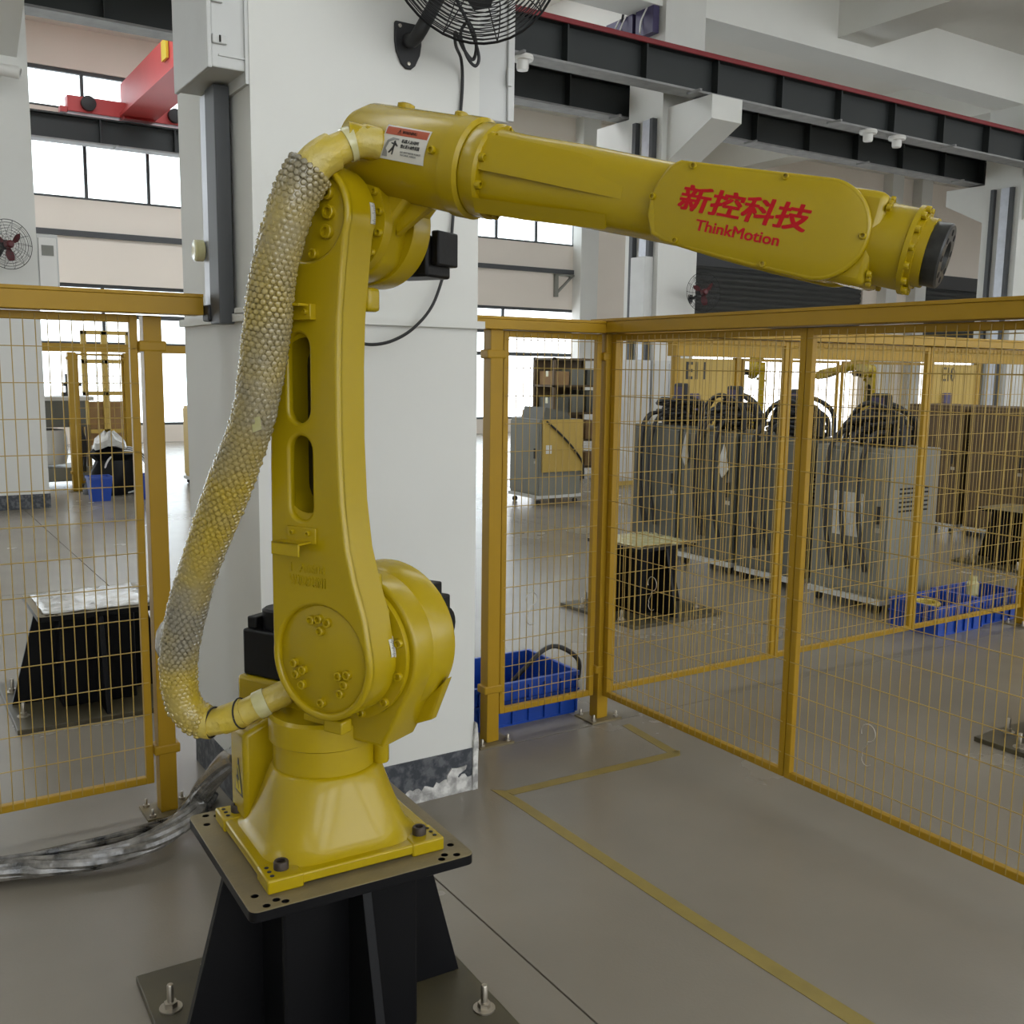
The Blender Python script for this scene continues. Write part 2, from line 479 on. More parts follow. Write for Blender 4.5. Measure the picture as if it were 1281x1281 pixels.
# ------------------------------------------------------------------ crane runway beams
def runway(y, x0, x1, label, rail=True, z0=5.58, z1=6.12):
    t = thing('crane_runway_beam', label, 'crane beam', (x0, y, z0), 'crane runway beams')
    MB().box(x0, x1, y - 0.02, y + 0.02, z0 + 0.03, z1 - 0.03).build('web', 'crane_dark', t, smooth=False)
    MB().box(x0, x1, y - 0.16, y + 0.16, z0, z0 + 0.03).build('bottom_flange', 'crane_lip', t, smooth=False)
    MB().box(x0, x1, y - 0.16, y + 0.16, z1 - 0.03, z1).build('top_flange', 'crane_dark', t, smooth=False)
    if rail:
        MB().box(x0, x1, y - 0.20, y - 0.16, z1 - 0.05, z1 + 0.02).build('conductor_rail', 'crane_red', t, smooth=False, bevel=0.01)
    sm = MB().box(-0.012, 0.012, y - 0.15, y - 0.02, z0 + 0.03, z1 - 0.03).mesh('stiffener', smooth=False)
    sm.materials.append(M['crane_dark'])
    x = x0 + 0.6
    while x < x1:
        inst('stiffener', sm, t, (x + x0, y, z0) if False else (ORG[t].x + (x - ORG[t].x), 0 + ORG[t].y - ORG[t].y, 0), None)
        x += 1.35
    hm = MB().box(-0.02, 0.02, y - 0.33, y - 0.05, z0 - 0.03, z0).mesh('rail_clip', smooth=False)
    hm.materials.append(M['crane_lip'])
    x = x0 + 1.3
    while x < x1:
        inst('rail_clip', hm, t, (x, 0, 0)); x += 3.0
    return t
runway(11.45, -6, 40, 'charcoal crane runway beam with red conductor rail in front of the pillars')
runway(13.25, -6, 40, 'charcoal crane runway beam on the far side of the pillars', rail=False)
runway(20.55, -6, 15.8, 'charcoal crane runway beam along the window wall under the red crane', rail=False, z0=5.60, z1=6.08)

# red bridge crane on the window side
cr = thing('bridge_crane', 'red overhead bridge crane riding the beam by the windows', 'crane', (4.4, 20.55, 6.1))
MB().box(3.50, 5.75, 20.42, 20.68, 6.14, 6.42).build('end_truck', 'redgirder', cr, smooth=False, bevel=0.01)
MB().prism([(-0.32, 6.16), (0.32, 6.16), (0.32, 6.22), (0.22, 6.24), (0.22, 6.82), (-0.22, 6.82), (-0.22, 6.24), (-0.32, 6.22)],
           lambda p, k: (4.72 + p[0], 13.0 if k == 0 else 20.75, p[1])).build('girder', 'redgirder', cr, smooth=False)
MB().prism([(20.75, 6.16), (20.75, 6.55), (20.25, 6.16)], lambda p, k: (4.45 if k == 0 else 4.99, p[0], p[1] - 0.05)).build('gusset', 'redgirder', cr, smooth=False)
for x in (3.85, 5.4):
    MB().lathe([(0.05, 0), (0.13, 0.0), (0.13, 0.1), (0.05, 0.12)], (x, 20.42, 6.30), (0, -1, 0), 20).build('wheel', 'rubber', cr)
MB().box(3.38, 3.5, 20.45, 20.65, 6.12, 6.22).build('bumper', 'redgirder', cr, smooth=False)
MB().box(4.45, 4.49, 17.2, 17.5, 6.45, 6.75).build('warning_stripe', 'tri', cr, smooth=False)

# lamps under the near beam and a small set of purple panels on the second pillar
lm = [((7.42, 11.35), 'round white lamp under the crane beam beside the main pillar'),
      ((14.25, 11.35), 'small white lamp under the crane beam, first of two by the wrist'),
      ((15.0, 11.35), 'small white lamp under the crane beam, nearer the right pillar')]
for (x, y), lb in lm:
    t = thing('beam_lamp', lb, 'lamp', (x, y, 5.4), 'white lamps under the crane beam')
    MB().lathe([(0.02, 0.18), (0.135, 0.18), (0.145, 0.15), (0.135, 0.12), (0.05, 0.12)], (x, y, 5.4), (0, 0, 1), 24).build('rim', 'lampw', t)
    MB().lathe([(0.08, 0.12), (0.08, 0.03), (0.07, 0.0), (0.02, 0.0)], (x, y, 5.4), (0, 0, 1), 24).build('diffuser', 'lampw', t)
pp = thing('switchgear', 'dark purple control panels with loose wires high on the second pillar', 'panel', (10.4, 12.7, 6.7))
MB().box(10.3, 10.42, 12.22, 12.62, 6.62, 7.1).build('enclosure', 'purple', pp, smooth=False)
MB().box(10.3, 10.42, 12.70, 13.35, 6.58, 7.0).build('enclosure', 'purple', pp, smooth=False)
for y0 in (12.35, 12.85, 13.0):
    MB().tube(smooth_path([(10.29, y0, 7.0), (10.22, y0 + 0.05, 6.8), (10.25, y0 + 0.1, 6.65), (10.29, y0 + 0.12, 6.85)], 6), 0.012, 6).build('wire', 'lampw', pp)
MB().tube(smooth_path([(10.29, 12.4, 7.05), (10.2, 12.7, 7.15), (10.29, 12.95, 6.95)], 8), 0.02, 6).build('wire', 'rubber', pp)

# ================================================================== ROBOT
J = Vector((0.877, 2.16, 0.0))
AZ = math.radians(-63.0)
U = Vector((math.cos(AZ), math.sin(AZ), 0)); Wd = Vector((-math.sin(AZ), math.cos(AZ), 0))
def RL(v):   # robot arm frame (t forward, s sideways, z up) -> world
    return J + U * v[0] + Wd * v[1] + Vector((0, 0, v[2]))
AL = math.atan(0.236); CA, SA = math.cos(AL), math.sin(AL)
def FA(v):   # forearm frame (e along, s sideways, h across) -> world
    return RL((0.433 + v[0] * CA + v[2] * SA, v[1], 1.991 - v[0] * SA + v[2] * CA))
RZ = Matrix.Rotation(AZ, 4, 'Z')
def Mrl(s0):  # XY outline (t,z), Z thickness -> along s
    return Matrix.Translation(J + Wd * s0) @ Matrix((( U.x, 0, -Wd.x, 0), (U.y, 0, -Wd.y, 0), (0, 1, 0, 0), (0, 0, 0, 1)))
def Mfa(s0):
    ex = FA((1, 0, 0)) - FA((0, 0, 0)); ez = FA((0, 0, 1)) - FA((0, 0, 0)); o = FA((0, s0, 0)); n = -Wd
    return Matrix(((ex.x, ez.x, n.x, o.x), (ex.y, ez.y, n.y, o.y), (ex.z, ez.z, n.z, o.z), (0, 0, 0, 1)))
ROB = thing('industrial_robot', 'large yellow six-axis robot arm with red lettering on its wrist, on the black pedestal', 'robot', (0.877, 2.16, 0.482))
RO = ORG[ROB]
def rpart(name, me, m, ang=35, label=None, parent=None):
    me.transform(Matrix.Translation(-RO)); fix(me, True, ang)
    return link(name, me, m, parent or ROB, RO, 0, label)

# base flange (square with the hall), pads, cone
def BT(v): # base frame, turned a touch
    a = math.radians(-1.6); c, s = math.cos(a), math.sin(a)
    return Vector((0.877 + v[0] * c - v[1] * s, 2.157 + v[0] * s + v[1] * c, v[2]))
MB(BT).box(-0.208, 0.208, -0.206, 0.206, 0.488, 0.512).build('base_flange', 'robot', ROB, bevel=0.004)
for sx in (-1, 1):
    for sy_ in (-1, 1):
        MB(BT).box(sx * 0.13, sx * 0.211, sy_ * 0.13, sy_ * 0.209, 0.482, 0.514).build('corner_pad', 'robot', ROB, bevel=0.004)
def rsq(half, rad, z, n=10):
    out = []
    for k, (cx, cy) in enumerate(((1, 1), (-1, 1), (-1, -1), (1, -1))):
        for i in range(n):
            a = math.radians(90 * k + 90 * i / (n - 1))
            out.append((cx * (half - rad) + rad * math.cos(a), cy * (half - rad) + rad * math.sin(a), z))
    return out
rings = [rsq(0.186, 0.10, 0.512), rsq(0.176, 0.105, 0.519), rsq(0.168, 0.112, 0.535), rsq(0.152, 0.118, 0.585), rsq(0.136, 0.120, 0.64), rsq(0.128, 0.122, 0.668), rsq(0.122, 0.119, 0.675)]
MB(BT).loft(rings).build('base_cone', 'robot', ROB, ang=50)
# connector box at the back of the base
MB(BT).prism([(-0.172, 0.512), (-0.172, 0.735), (-0.12, 0.76), (-0.02, 0.76), (-0.02, 0.512)], lambda p, k: (p[0], 0.085 if k == 0 else 0.20, p[1])).build('connector_box', 'robot', ROB, bevel=0.012)
MB(BT).add([(-0.1735, 0.098, 0.575), (-0.1735, 0.160, 0.575), (-0.1735, 0.129, 0.665), (-0.1715, 0.098, 0.575), (-0.1715, 0.160, 0.575), (-0.1715, 0.129, 0.665)],
           [(0, 1, 2), (3, 5, 4), (0, 3, 4, 1), (1, 4, 5, 2), (2, 5, 3, 0)]).build('warning_triangle', 'ink', ROB, smooth=False)
MB(BT).add([(-0.1745, 0.107, 0.581), (-0.1745, 0.151, 0.581), (-0.1745, 0.129, 0.648), (-0.173, 0.107, 0.581), (-0.173, 0.151, 0.581), (-0.173, 0.129, 0.648)],
           [(0, 1, 2), (3, 5, 4), (0, 3, 4, 1), (1, 4, 5, 2), (2, 5, 3, 0)]).build('warning_triangle', 'tri', ROB, smooth=False)
MB(BT).prism([(0.119, 0.640), (0.108, 0.612), (0.117, 0.612), (0.112, 0.588), (0.130, 0.620), (0.120, 0.620)], lambda p, k: (-0.1752 if k == 0 else -0.1744, p[0] + 0.01, p[1])).build('bolt_symbol', 'ink', ROB, smooth=False)

# socket screw prototypes
def screw_mesh(r, h, m, n=16):
    b = MB().lathe([(r, 0), (r, h * 0.85), (r * 0.88, h), (r * 0.58, h), (r * 0.52, h * 0.35), (r * 0.05, h * 0.3)], (0, 0, 0), (0, 0, 1), n)
    me = b.mesh('bolt'); me.materials.append(M[m]); return me
def rot_to(axis):
    x, y, a = frame_to(axis)
    return Matrix(((x.x, y.x, a.x), (x.y, y.y, a.y), (x.z, y.z, a.z)))
scr_big = screw_mesh(0.0165, 0.020, 'darkbolt')
scr_y = screw_mesh(0.0105, 0.010, 'robot')
scr_ys = screw_mesh(0.0082, 0.010, 'robot', 12)
scr_y3 = screw_mesh(0.0145, 0.012, 'robot')
scr_t = screw_mesh(0.0058, 0.007, 'robot', 10)
for sx, sy_ in ((-1, 1), (-1, -1), (1, -1), (1, 1)):
    inst('base_bolt', scr_big, ROB, BT((sx * 0.167, sy_ * 0.165, 0.512)))
hm = MB().lathe([(0.005, 0), (0.005, 0.0008), (0.0002, 0.001)], (0, 0, 0), (0, 0, 1), 10).mesh('tapped_hole'); hm.materials.append(M['hole'])
for sx, sy_ in ((-1, 1), (-1, -1), (1, -1)):
    for k in range(3):
        inst('tapped_hole', hm, ROB, BT((sx * 0.195, sy_ * (0.190 - 0.02 * k), 0.5142)))

# turntable
MB(RL).lathe([(0.112, 0.655), (0.112, 0.668), (0.122, 0.668), (0.122, 0.733), (0.131, 0.738), (0.131, 0.792), (0.124, 0.800), (0.01, 0.800)], (0, 0, 0), (0, 0, 1), 56).build('turntable', 'robot', ROB)
for i in range(16):
    a = 2 * PI * i / 16 + 0.1
    inst('bolt', scr_ys, ROB, J + Vector((0.118 * math.cos(a), 0.118 * math.sin(a), 0.660)), rot_to((math.cos(a), math.sin(a), 0)))
MB(RL).lathe([(0.017, 0.675), (0.019, 0.68), (0.019, 0.745), (0.024, 0.748), (0.024, 0.77)], (0.125, 0.055, 0), (0, 0, 1), 18).build('stop_pin', 'robot', ROB)

# shoulder housing: barrel on a side axis with a splayed neck
T2, Z2 = 0.127, 0.976
neck = [(-0.10, 0.775)] + arc(T2, Z2, 0.168, 215, 0, 40)[:0] + arc(T2, Z2, 0.172, 200, -25, 40) + [(0.205, 0.757), (0.10, 0.757)]
me = curve_mesh([neck], 0.125, 0.008); xform(me, Mrl(0.0175)); rpart('shoulder_housing', me, 'robot')
me = curve_mesh([[(T2 + 0.150, Z2 - 0.10), (0.305, 0.905), (0.262, 0.80), (0.16, 0.757), (0.10, 0.80)]], 0.03, 0.006); xform(me, Mrl(0.075)); rpart('gusset', me, 'robot')
MB(RL).lathe([(0.10, 0), (0.172, 0.0), (0.180, 0.012), (0.180, 0.075), (0.165, 0.085), (0.02, 0.085)], (T2, 0.02, Z2), (0, 1, 0), 56).build('shoulder_cover', 'robot', ROB)
MB(RL).lathe([(0.02, 0), (0.132, 0.0), (0.132, 0.014), (0.157, 0.016), (0.157, 0.030)], (T2, -0.078, Z2), (0, 1, 0), 56).build('reducer_ring', 'robot', ROB)
for i in range(12):
    a = 2 * PI * i / 12 + 0.25
    inst('bolt', scr_y, ROB, RL((T2 + 0.144 * math.cos(a), -0.062, Z2 + 0.144 * math.sin(a))), rot_to(-Wd))
MB(RL).box(0.112, 0.165, -0.135, -0.10, 0.805, 0.835).build('stop_block', 'robot', ROB, bevel=0.004)
MB(RL).box(0.04, 0.14, -0.118, -0.095, 0.812, 0.828).build('stop_bar', 'robot', ROB, bevel=0.003)

# lower arm link
S0 = -0.16
T3, Z3 = 0.107, 1.905
def arm_outline(g=0.0):
    left = [(0.0 - g, 1.62), (-0.006 - g, 1.40), (-0.008 - g, 1.18), (-0.008 - g, 1.04)]
    low = arc(T2, Z2, 0.136 + g, 172, 368, 36)
    right = [(0.246 + g, 1.08), (0.222 + g, 1.15), (0.203 + g, 1.22), (0.190 + g, 1.32), (0.184 + g, 1.45), (0.184 + g, 1.60), (0.188 + g, 1.70), (0.198 + g, 1.79)]
    top = arc(T3, Z3, 0.108 + g, -22, 202, 36)
    left0 = [(0.002 - g, 1.78)]
    return left + low + right + top + left0
def slot(t0, t1, z0, z1):
    r = (t1 - t0) / 2; c = (t0 + t1) / 2
    return arc(c, z1 - r, r, 0, 180, 12) + arc(c, z0 + r, r, 180, 360, 12)
slots = [slot(0.050, 0.108, 1.482, 1.668), slot(0.050, 0.112, 1.275, 1.455)]
wide = [slot(0.030, 0.150, 1.29, 1.66)]
me = curve_mesh([arm_outline()] + wide, 0.075, 0.0); xform(me, Mrl(S0 + 0.0495)); rpart('lower_arm', me, 'robot', 40)
me = curve_mesh([arm_outline(), arc(T2, Z2, 0.119, 0, 354, 58), arc(T3, Z3, 0.093, 0, 354, 58)] + slots, 0.022, 0.007); xform(me, Mrl(S0 + 0.011)); rpart('lower_arm_face', me, 'robot', 40)
me = curve_mesh([slot(0.028, 0.152, 1.288, 1.662)], 0.003, 0.0005); xform(me, Mrl(S0 + 0.0855)); rpart('slot_backing', me, 'slot_shade')  # dark sheet painting the shade inside the slots
for (tc_, zc, rr) in ((T2, Z2, 0.1175), (T3, Z3, 0.0915)):
    MB(RL).lathe([(rr, 0.0), (rr, 0.006), (rr - 0.003, 0.008), (0.01, 0.008)], (tc_, S0 + 0.018, zc), (0, -1, 0), 56).build('joint_cover', 'robot', ROB)
def bolt_at(t, z, me_, s=S0 + 0.010, name='bolt'):
    inst(name, me_, ROB, RL((t, s, z)), rot_to(-Wd))
for (dt, dz) in ((-0.028, 0.083), (-0.006, 0.088), (0.017, 0.083), (-0.003, 0.062), (-0.079, -0.020), (-0.053, -0.032), (-0.074, -0.045), (-0.056, -0.066),
                 (0.046, -0.030), (0.070, -0.024), (0.062, -0.047), (0.050, -0.068), (-0.002, -0.098)):
    bolt_at(T2 + dt, Z2 + dz, scr_y)
for (dt, dz) in ((0.052, 0.040), (0.055, 0.002), (0.050, -0.036), (-0.052, -0.036), (-0.055, 0.002), (-0.052, 0.04)):
    bolt_at(T3 + dt, Z3 + dz, scr_y3)
bolt_at(T3 + 0.012, Z3 - 0.078, scr_y)
# clamp brackets on the link
bk = MB(RL); bk.box(0.045, 0.125, S0 - 0.006, S0, 1.228, 1.262); bk.box(0.036, 0.112, S0 - 0.045, S0 - 0.004, 1.228, 1.233); bk.box(0.036, 0.112, S0 - 0.045, S0 - 0.040, 1.205, 1.233)
bk.build('clamp_bracket', 'robot', ROB, bevel=0.0015)
bk = MB(RL); bk.box(0.055, 0.130, S0 - 0.018, S0, 1.694, 1.726); bk.box(0.055, 0.125, S0 - 0.045, S0 - 0.016, 1.720, 1.726); bk.box(0.052, 0.090, S0 - 0.045, S0 - 0.04, 1.72, 1.76)
bk.build('clamp_bracket', 'robot', ROB, bevel=0.0015)
for (t, z) in ((0.062, 1.25), (0.106, 1.25), (0.118, 1.71)):
    bolt_at(t, z, scr_t, S0 - 0.006 if z < 1.5 else S0 - 0.018)
me = text_mesh('1  A0608', 0.095, 0.020, 0.004, 0.005); xform(me, Mrl(S0) @ Matrix.Translation((0.050, 1.162, 0))); rpart('cast_lettering', me, 'robot')
me = text_mesh('W202920N1', 0.100, 0.022, 0.004, 0.005); xform(me, Mrl(S0) @ Matrix.Translation((0.046, 1.134, 0))); rpart('cast_lettering', me, 'robot')
# small lug on the rear side of the link
MB(RL).box(0.17, 0.200, -0.072, -0.035, 1.715, 1.765).build('stop_lug', 'robot', ROB, bevel=0.008)
MB(RL).box(0.185, 0.215, -0.085, -0.05, 1.115, 1.16).build('stop_lug', 'robot', ROB, bevel=0.008)

# elbow housing
hous = arc(T3, Z3, 0.124, 160, 318, 30) + [(0.225, 1.90), (0.300, 1.975), (0.30, 2.03), (0.10, 2.09), (0.045, 2.06), (0.01, 1.97)]
me = curve_mesh([hous], 0.120, 0.010); xform(me, Mrl(0.028)); rpart('elbow_housing', me, 'robot', 40)
MB(RL).lathe([(0.02, 0), (0.098, 0.0), (0.098, 0.018), (0.119, 0.020), (0.119, 0.046)], (T3, -0.074, Z3), (0, 1, 0), 56).build('reducer_ring', 'robot', ROB)
for i in range(16):
    a = 2 * PI * i / 16 + 0.12
    inst('bolt', scr_ys, ROB, RL((T3 + 0.109 * math.cos(a), -0.054, Z3 + 0.109 * math.sin(a))), rot_to(-Wd))
MB(RL).lathe([(0.02, 0), (0.127, 0.0), (0.132, 0.010), (0.132, 0.055), (0.122, 0.065), (0.02, 0.065)], (T3 + 0.005, 0.03, Z3), (0, 1, 0), 56).build('elbow_cover', 'robot', ROB)
me = curve_mesh([[(T3 + 0.115, Z3 - 0.03), (0.365, 1.962), (0.30, 2.0), (0.20, 1.98)]], 0.022, 0.005); xform(me, Mrl(0.0)); rpart('gusset', me, 'robot')
MB(FA).lathe([(0.01, -0.335), (0.045, -0.333), (0.078, -0.318), (0.092, -0.285), (0.094, -0.05), (0.098, -0.047), (0.098, -0.012), (0.090, -0.006), (0.02, -0.006)], (0, 0, 0), (1, 0, 0), 48).build('upper_housing', 'robot', ROB)
MB(FA).lathe([(0.018, 0.085), (0.018, 0.099), (0.01, 0.102)], (-0.22, 0, 0), (0, 0, 1), 14).build('plug', 'robot', ROB)
MB(FA).lathe([(0.014, 0.085), (0.014, 0.099), (0.01, 0.102)], (-0.08, 0, 0), (0, 0, 1), 14).build('plug', 'robot', ROB)
inst('bolt', scr_ys, ROB, FA((-0.066, -0.093, 0.012)), rot_to(-Wd))
MB(RL).box(0.190, 0.222, -0.040, -0.030, 1.90, 1.94).build('rating_plate', 'robot', ROB, bevel=0.002)

# warning sticker wrapped on the housing
def stick(e0, e1, h0, h1, r, name, m, n=8):
    b = MB(FA); rows = []
    for i in range(n + 1):
        h = h0 + (h1 - h0) * i / n
        for rr in (r, r - 0.0012):
            s_ = -math.sqrt(rr * rr - h * h)
            rows.append((e0, s_, h)); rows.append((e1, s_, h))
    fs = []
    for i in range(n):
        k = 4 * i
        fs += [(k, k + 1, k + 5, k + 4), (k + 2, k + 6, k + 7, k + 3), (k, k + 4, k + 6, k + 2), (k + 1, k + 3, k + 7, k + 5)]
    fs += [(0, 2, 3, 1), (4 * n, 4 * n + 1, 4 * n + 3, 4 * n + 2)]
    b.add(rows, fs)
    return b.build(name, m, ROB, label=None)
stk = stick(-0.190, -0.082, -0.020, 0.046, 0.0955, 'warning_sticker', 'label')
stk['label'] = 'white and red warning sticker on the upper housing'
stick(-0.187, -0.085, 0.028, 0.043, 0.0962, 'sticker_band', 'labelred')
def sticker_text(body, e, h, wd, ht, m, bold=0.01):
    me = text_mesh(body, wd, ht, 0.0006, bold)
    for v in me.vertices:
        ee, hh, dz = e + v.co.x, h + v.co.y, v.co.z
        v.co = FA((ee, -math.sqrt(0.0966 ** 2 - hh * hh) - dz, hh))
    return rpart('sticker_print', me, m)
sticker_text('\u26a0 WARNING', -0.158, 0.031, 0.046, 0.009, 'hole')
sticker_text('\u673a\u5668\u4eba\u8fd0\u52a8\u65f6', -0.142, 0.015, 0.042, 0.0075, 'ink')
sticker_text('\u7981\u6b62\u8fdb\u5165\u52a8\u4f5c\u8303\u56f4', -0.142, 0.005, 0.046, 0.0075, 'ink')
sticker_text('DO NOT ENTER ROBOT', -0.140, -0.004, 0.050, 0.0035, 'greyink')
sticker_text('WORK AREA', -0.140, -0.0095, 0.040, 0.0035, 'greyink')
man = [(-0.160, 0.016), (-0.157, 0.018), (-0.155, 0.014), (-0.149, 0.008), (-0.150, 0.006), (-0.156, 0.009), (-0.157, 0.003), (-0.159, -0.010), (-0.162, -0.010), (-0.160, -0.001), (-0.168, -0.008), (-0.170, -0.006), (-0.162, 0.004), (-0.160, 0.009), (-0.166, 0.011), (-0.166, 0.013), (-0.160, 0.013)]
MB(FA).prism(man, lambda p, k: (p[0], -math.sqrt((0.0966 if k == 0 else 0.0960) ** 2 - p[1] ** 2), p[1])).build('sticker_figure', 'ink', ROB, smooth=False)
ro = MB(FA)
ro.prism([(-0.185, -0.015), (-0.172, -0.015), (-0.173, -0.005), (-0.177, 0.0), (-0.172, 0.014), (-0.160, 0.019), (-0.150, 0.019), (-0.150, 0.022), (-0.165, 0.023), (-0.177, 0.016), (-0.182, 0.0)],
         lambda p, k: (p[0], -math.sqrt((0.0964 if k == 0 else 0.0958) ** 2 - p[1] ** 2), p[1]))
ro.build('sticker_figure', 'greyink', ROB, smooth=False)

# degree scales at the joints
def scale_strip(tc_, zc, r, a0, a1, s0, s1):
    b = MB(RL); n = 10; vs = []
    for i in range(n + 1):
        a = math.radians(a0 + (a1 - a0) * i / n)
        for rr in (r, r + 0.0012):
            vs += [(tc_ + rr * math.cos(a), s0, zc + rr * math.sin(a)), (tc_ + rr * math.cos(a), s1, zc + rr * math.sin(a))]
    fs = []
    for i in range(n):
        k = 4 * i
        fs += [(k + 2, k + 3, k + 7, k + 6), (k, k + 4, k + 5, k + 1), (k, k + 2, k + 6, k + 4), (k + 1, k + 5, k + 7, k + 3)]
    b.add(vs, fs).build('degree_scale', 'label', ROB)
    tk = MB(RL)
    for i in range(15):
        a = math.radians(a0 + (a1 - a0) * (i + 0.5) / 15); d = math.radians(0.25)
        L = s0 + (s1 - s0) * (0.75 if i % 5 == 2 else 0.45)
        rr = r + 0.0016
        tk.add([(tc_ + rr * math.cos(a - d), s0, zc + rr * math.sin(a - d)), (tc_ + rr * math.cos(a + d), s0, zc + rr * math.sin(a + d)),
                (tc_ + rr * math.cos(a + d), L, zc + rr * math.sin(a + d)), (tc_ + rr * math.cos(a - d), L, zc + rr * math.sin(a - d))], [(0, 1, 2, 3)])
    q = tk.build('scale_ticks', 'ink', ROB, smooth=False); q['kind'] = 'stuff'
scale_strip(T2, Z2, 0.1325, 2, 22, -0.077, -0.066)
scale_strip(T3, Z3, 0.0985, -22, 0, -0.075, -0.064)
scale_strip(T2, Z2, 0.1375, 4, 20, -0.068 - 0.008, -0.088)
scale_strip(T3, Z3, 0.109, -8, 14, -0.074, -0.088)

# forearm: ring flange and tapering casting with side ridges
MB(FA).lathe([(0.02, -0.004), (0.089, -0.004), (0.091, 0.0), (0.091, 0.030), (0.086, 0.036), (0.075, 0.036)], (0, 0, 0), (1, 0, 0), 48).build('forearm_flange', 'robot', ROB)
def arm_ring(e, ry, rz, h0=0.0, k=2.6, n=40):
    out = []
    for i in range(n):
        a = 2 * PI * i / n; c, s_ = math.cos(a), math.sin(a)
        out.append((e, ry * math.copysign(abs(c) ** (2 / k), c), h0 + rz * math.copysign(abs(s_) ** (2 / k), s_)))
    return out
MB(FA).loft([arm_ring(0.02, 0.070, 0.080, 0.001), arm_ring(0.10, 0.067, 0.078), arm_ring(0.22, 0.062, 0.074, 0.004), arm_ring(0.34, 0.060, 0.071, 0.003), arm_ring(0.43, 0.060, 0.070, 0.002)]).build('forearm', 'robot', ROB, ang=60)
# upper half-shell standing proud of the lower one (the long ridge)
MB(FA).loft([[(e, -ry - 0.010 * f, h0), (e, -ry - 0.009 * f, h0 + 0.02), (e, -ry * 0.86 - 0.004 * f, h1), (e, -ry * 0.6, h1), (e, -ry * 0.6, h0)] for (e, ry, h0, h1, f) in
             ((0.030, 0.070, -0.006, 0.062, 1.0), (0.12, 0.067, -0.007, 0.060, 0.9), (0.24, 0.062, -0.009, 0.055, 0.6), (0.335, 0.060, -0.010, 0.035, 0.05))]).build('forearm_ridge', 'robot', ROB, ang=50)
MB(FA).loft([[(e, -ry * 0.5, h0), (e, -ry - 0.004 * f, h0 + 0.004), (e, -ry * 0.75, h0 - 0.022)] for (e, ry, h0, f) in ((0.030, 0.068, -0.062, 1), (0.15, 0.064, -0.056, 0.9), (0.31, 0.056, -0.044, 0.0))]).build('forearm_ridge', 'robot', ROB, ang=50)
for i in range(10):
    a = math.radians(36 * i + 60)
    inst('bolt', scr_ys, ROB, FA((0.036, 0.081 * math.cos(a), 0.081 * math.sin(a))), rot_to(FA((1, 0, 0)) - FA((0, 0, 0))))

# wrist body with side covers
def cover_outline(g=0.0):
    a1 = arc(0.700, 0.0, 0.081 + g, 88, -92, 36)
    return [(0.438, 0.0705 + g), (0.50, 0.0725 + g), (0.60, 0.0765 + g)] + a1 + [(0.60, -0.0785 - g), (0.50, -0.073 - g), (0.440, -0.068 - g), (0.416, -0.060 - g * 0.7), (0.400 - g, -0.030), (0.397 - g, 0.0), (0.405 - g, 0.030), (0.420, 0.060 + g * 0.7)]
me = curve_mesh([cover_outline(-0.004)], 0.128, 0.006); xform(me, Mfa(0.0)); rpart('wrist_body', me, 'robot', 40)
for sd in (-1, 1):
    me = curve_mesh([cover_outline(0.0)], 0.014, 0.0045); xform(me, Mfa(sd * 0.071)); rpart('wrist_cover', me, 'robot', 40)
# raised centre field of the camera-side cover, chamfered at its left end
def loop3(pts, s): return [(p[0], s, p[1]) for p in pts]
o1 = [(0.440, 0.0665), (0.52, 0.069), (0.62, 0.073)] + arc(0.700, 0.0, 0.077, 84, -84, 24) + [(0.62, -0.0745), (0.52, -0.070), (0.446, -0.064), (0.420, -0.056), (0.4015, 0.0), (0.424, 0.058)]
cx0, cy0 = 0.60, 0.0
o2 = [(0.475, 0.046), (0.53, 0.050), (0.62, 0.052)] + arc(0.690, 0.0, 0.054, 80, -80, 24) + [(0.62, -0.047), (0.53, -0.046), (0.480, -0.042), (0.450, -0.022), (0.446, 0.0), (0.455, 0.025)]
MB(FA).loft([loop3(o1, -0.0775), loop3(o2, -0.0845)]).build('cover_field', 'robot', ROB, ang=20)
for (e, h) in ((0.464, 0.0635), (0.625, 0.0705), (0.4035, 0.003), (0.464, -0.0615), (0.626, -0.0705), (0.7715, 0.002)):
    inst('bolt', scr_t, ROB, FA((e, -0.077, h)), rot_to(-Wd))
me = text_mesh('\u65b0\u63a7\u79d1\u6280', 0.229, 0.043, 0.0012, 0.027, shear=0.12); xform(me, Mfa(-0.0848) @ Matrix.Translation((0.455, -0.0105, 0))); rpart('logo_lettering', me, 'red', label='red Chinese lettering')
me = text_mesh('ThinkMotion', 0.149, 0.0185, 0.0012, 0.018); xform(me, Mfa(-0.0848) @ Matrix.Translation((0.496, -0.039, 0))); rpart('logo_lettering', me, 'red', label='red lettering reading ThinkMotion')

# wrist end: joint blocks, bolted collar, black tool flange
MB(FA).loft([[(0.70, sy_ * 0.062, hz * 0.074) for sy_, hz in ((-1, -1), (1, -1), (1, 1), (-1, 1))], [(0.765, sy_ * 0.064, hz * 0.075) for sy_, hz in ((-1, -1), (1, -1), (1, 1), (-1, 1))],
              [(0.790, sy_ * 0.064, hz * 0.074) for sy_, hz in ((-1, -1), (1, -1), (1, 1), (-1, 1))]]).build('wrist_yoke', 'robot', ROB, bevel=0.012)
MB(FA).lathe([(0.02, 0.745), (0.066, 0.745), (0.066, 0.832), (0.071, 0.834), (0.071, 0.842), (0.02, 0.842)], (0, 0, 0), (1, 0, 0), 48).build('wrist_barrel', 'robot', ROB)
MB(FA).lathe([(0.02, 0.842), (0.060, 0.842), (0.060, 0.850), (0.055, 0.850), (0.055, 0.864), (0.02, 0.864)], (0, 0, 0), (1, 0, 0), 40).build('wrist_neck', 'robot', ROB)
FX = FA((1, 0, 0)) - FA((0, 0, 0))
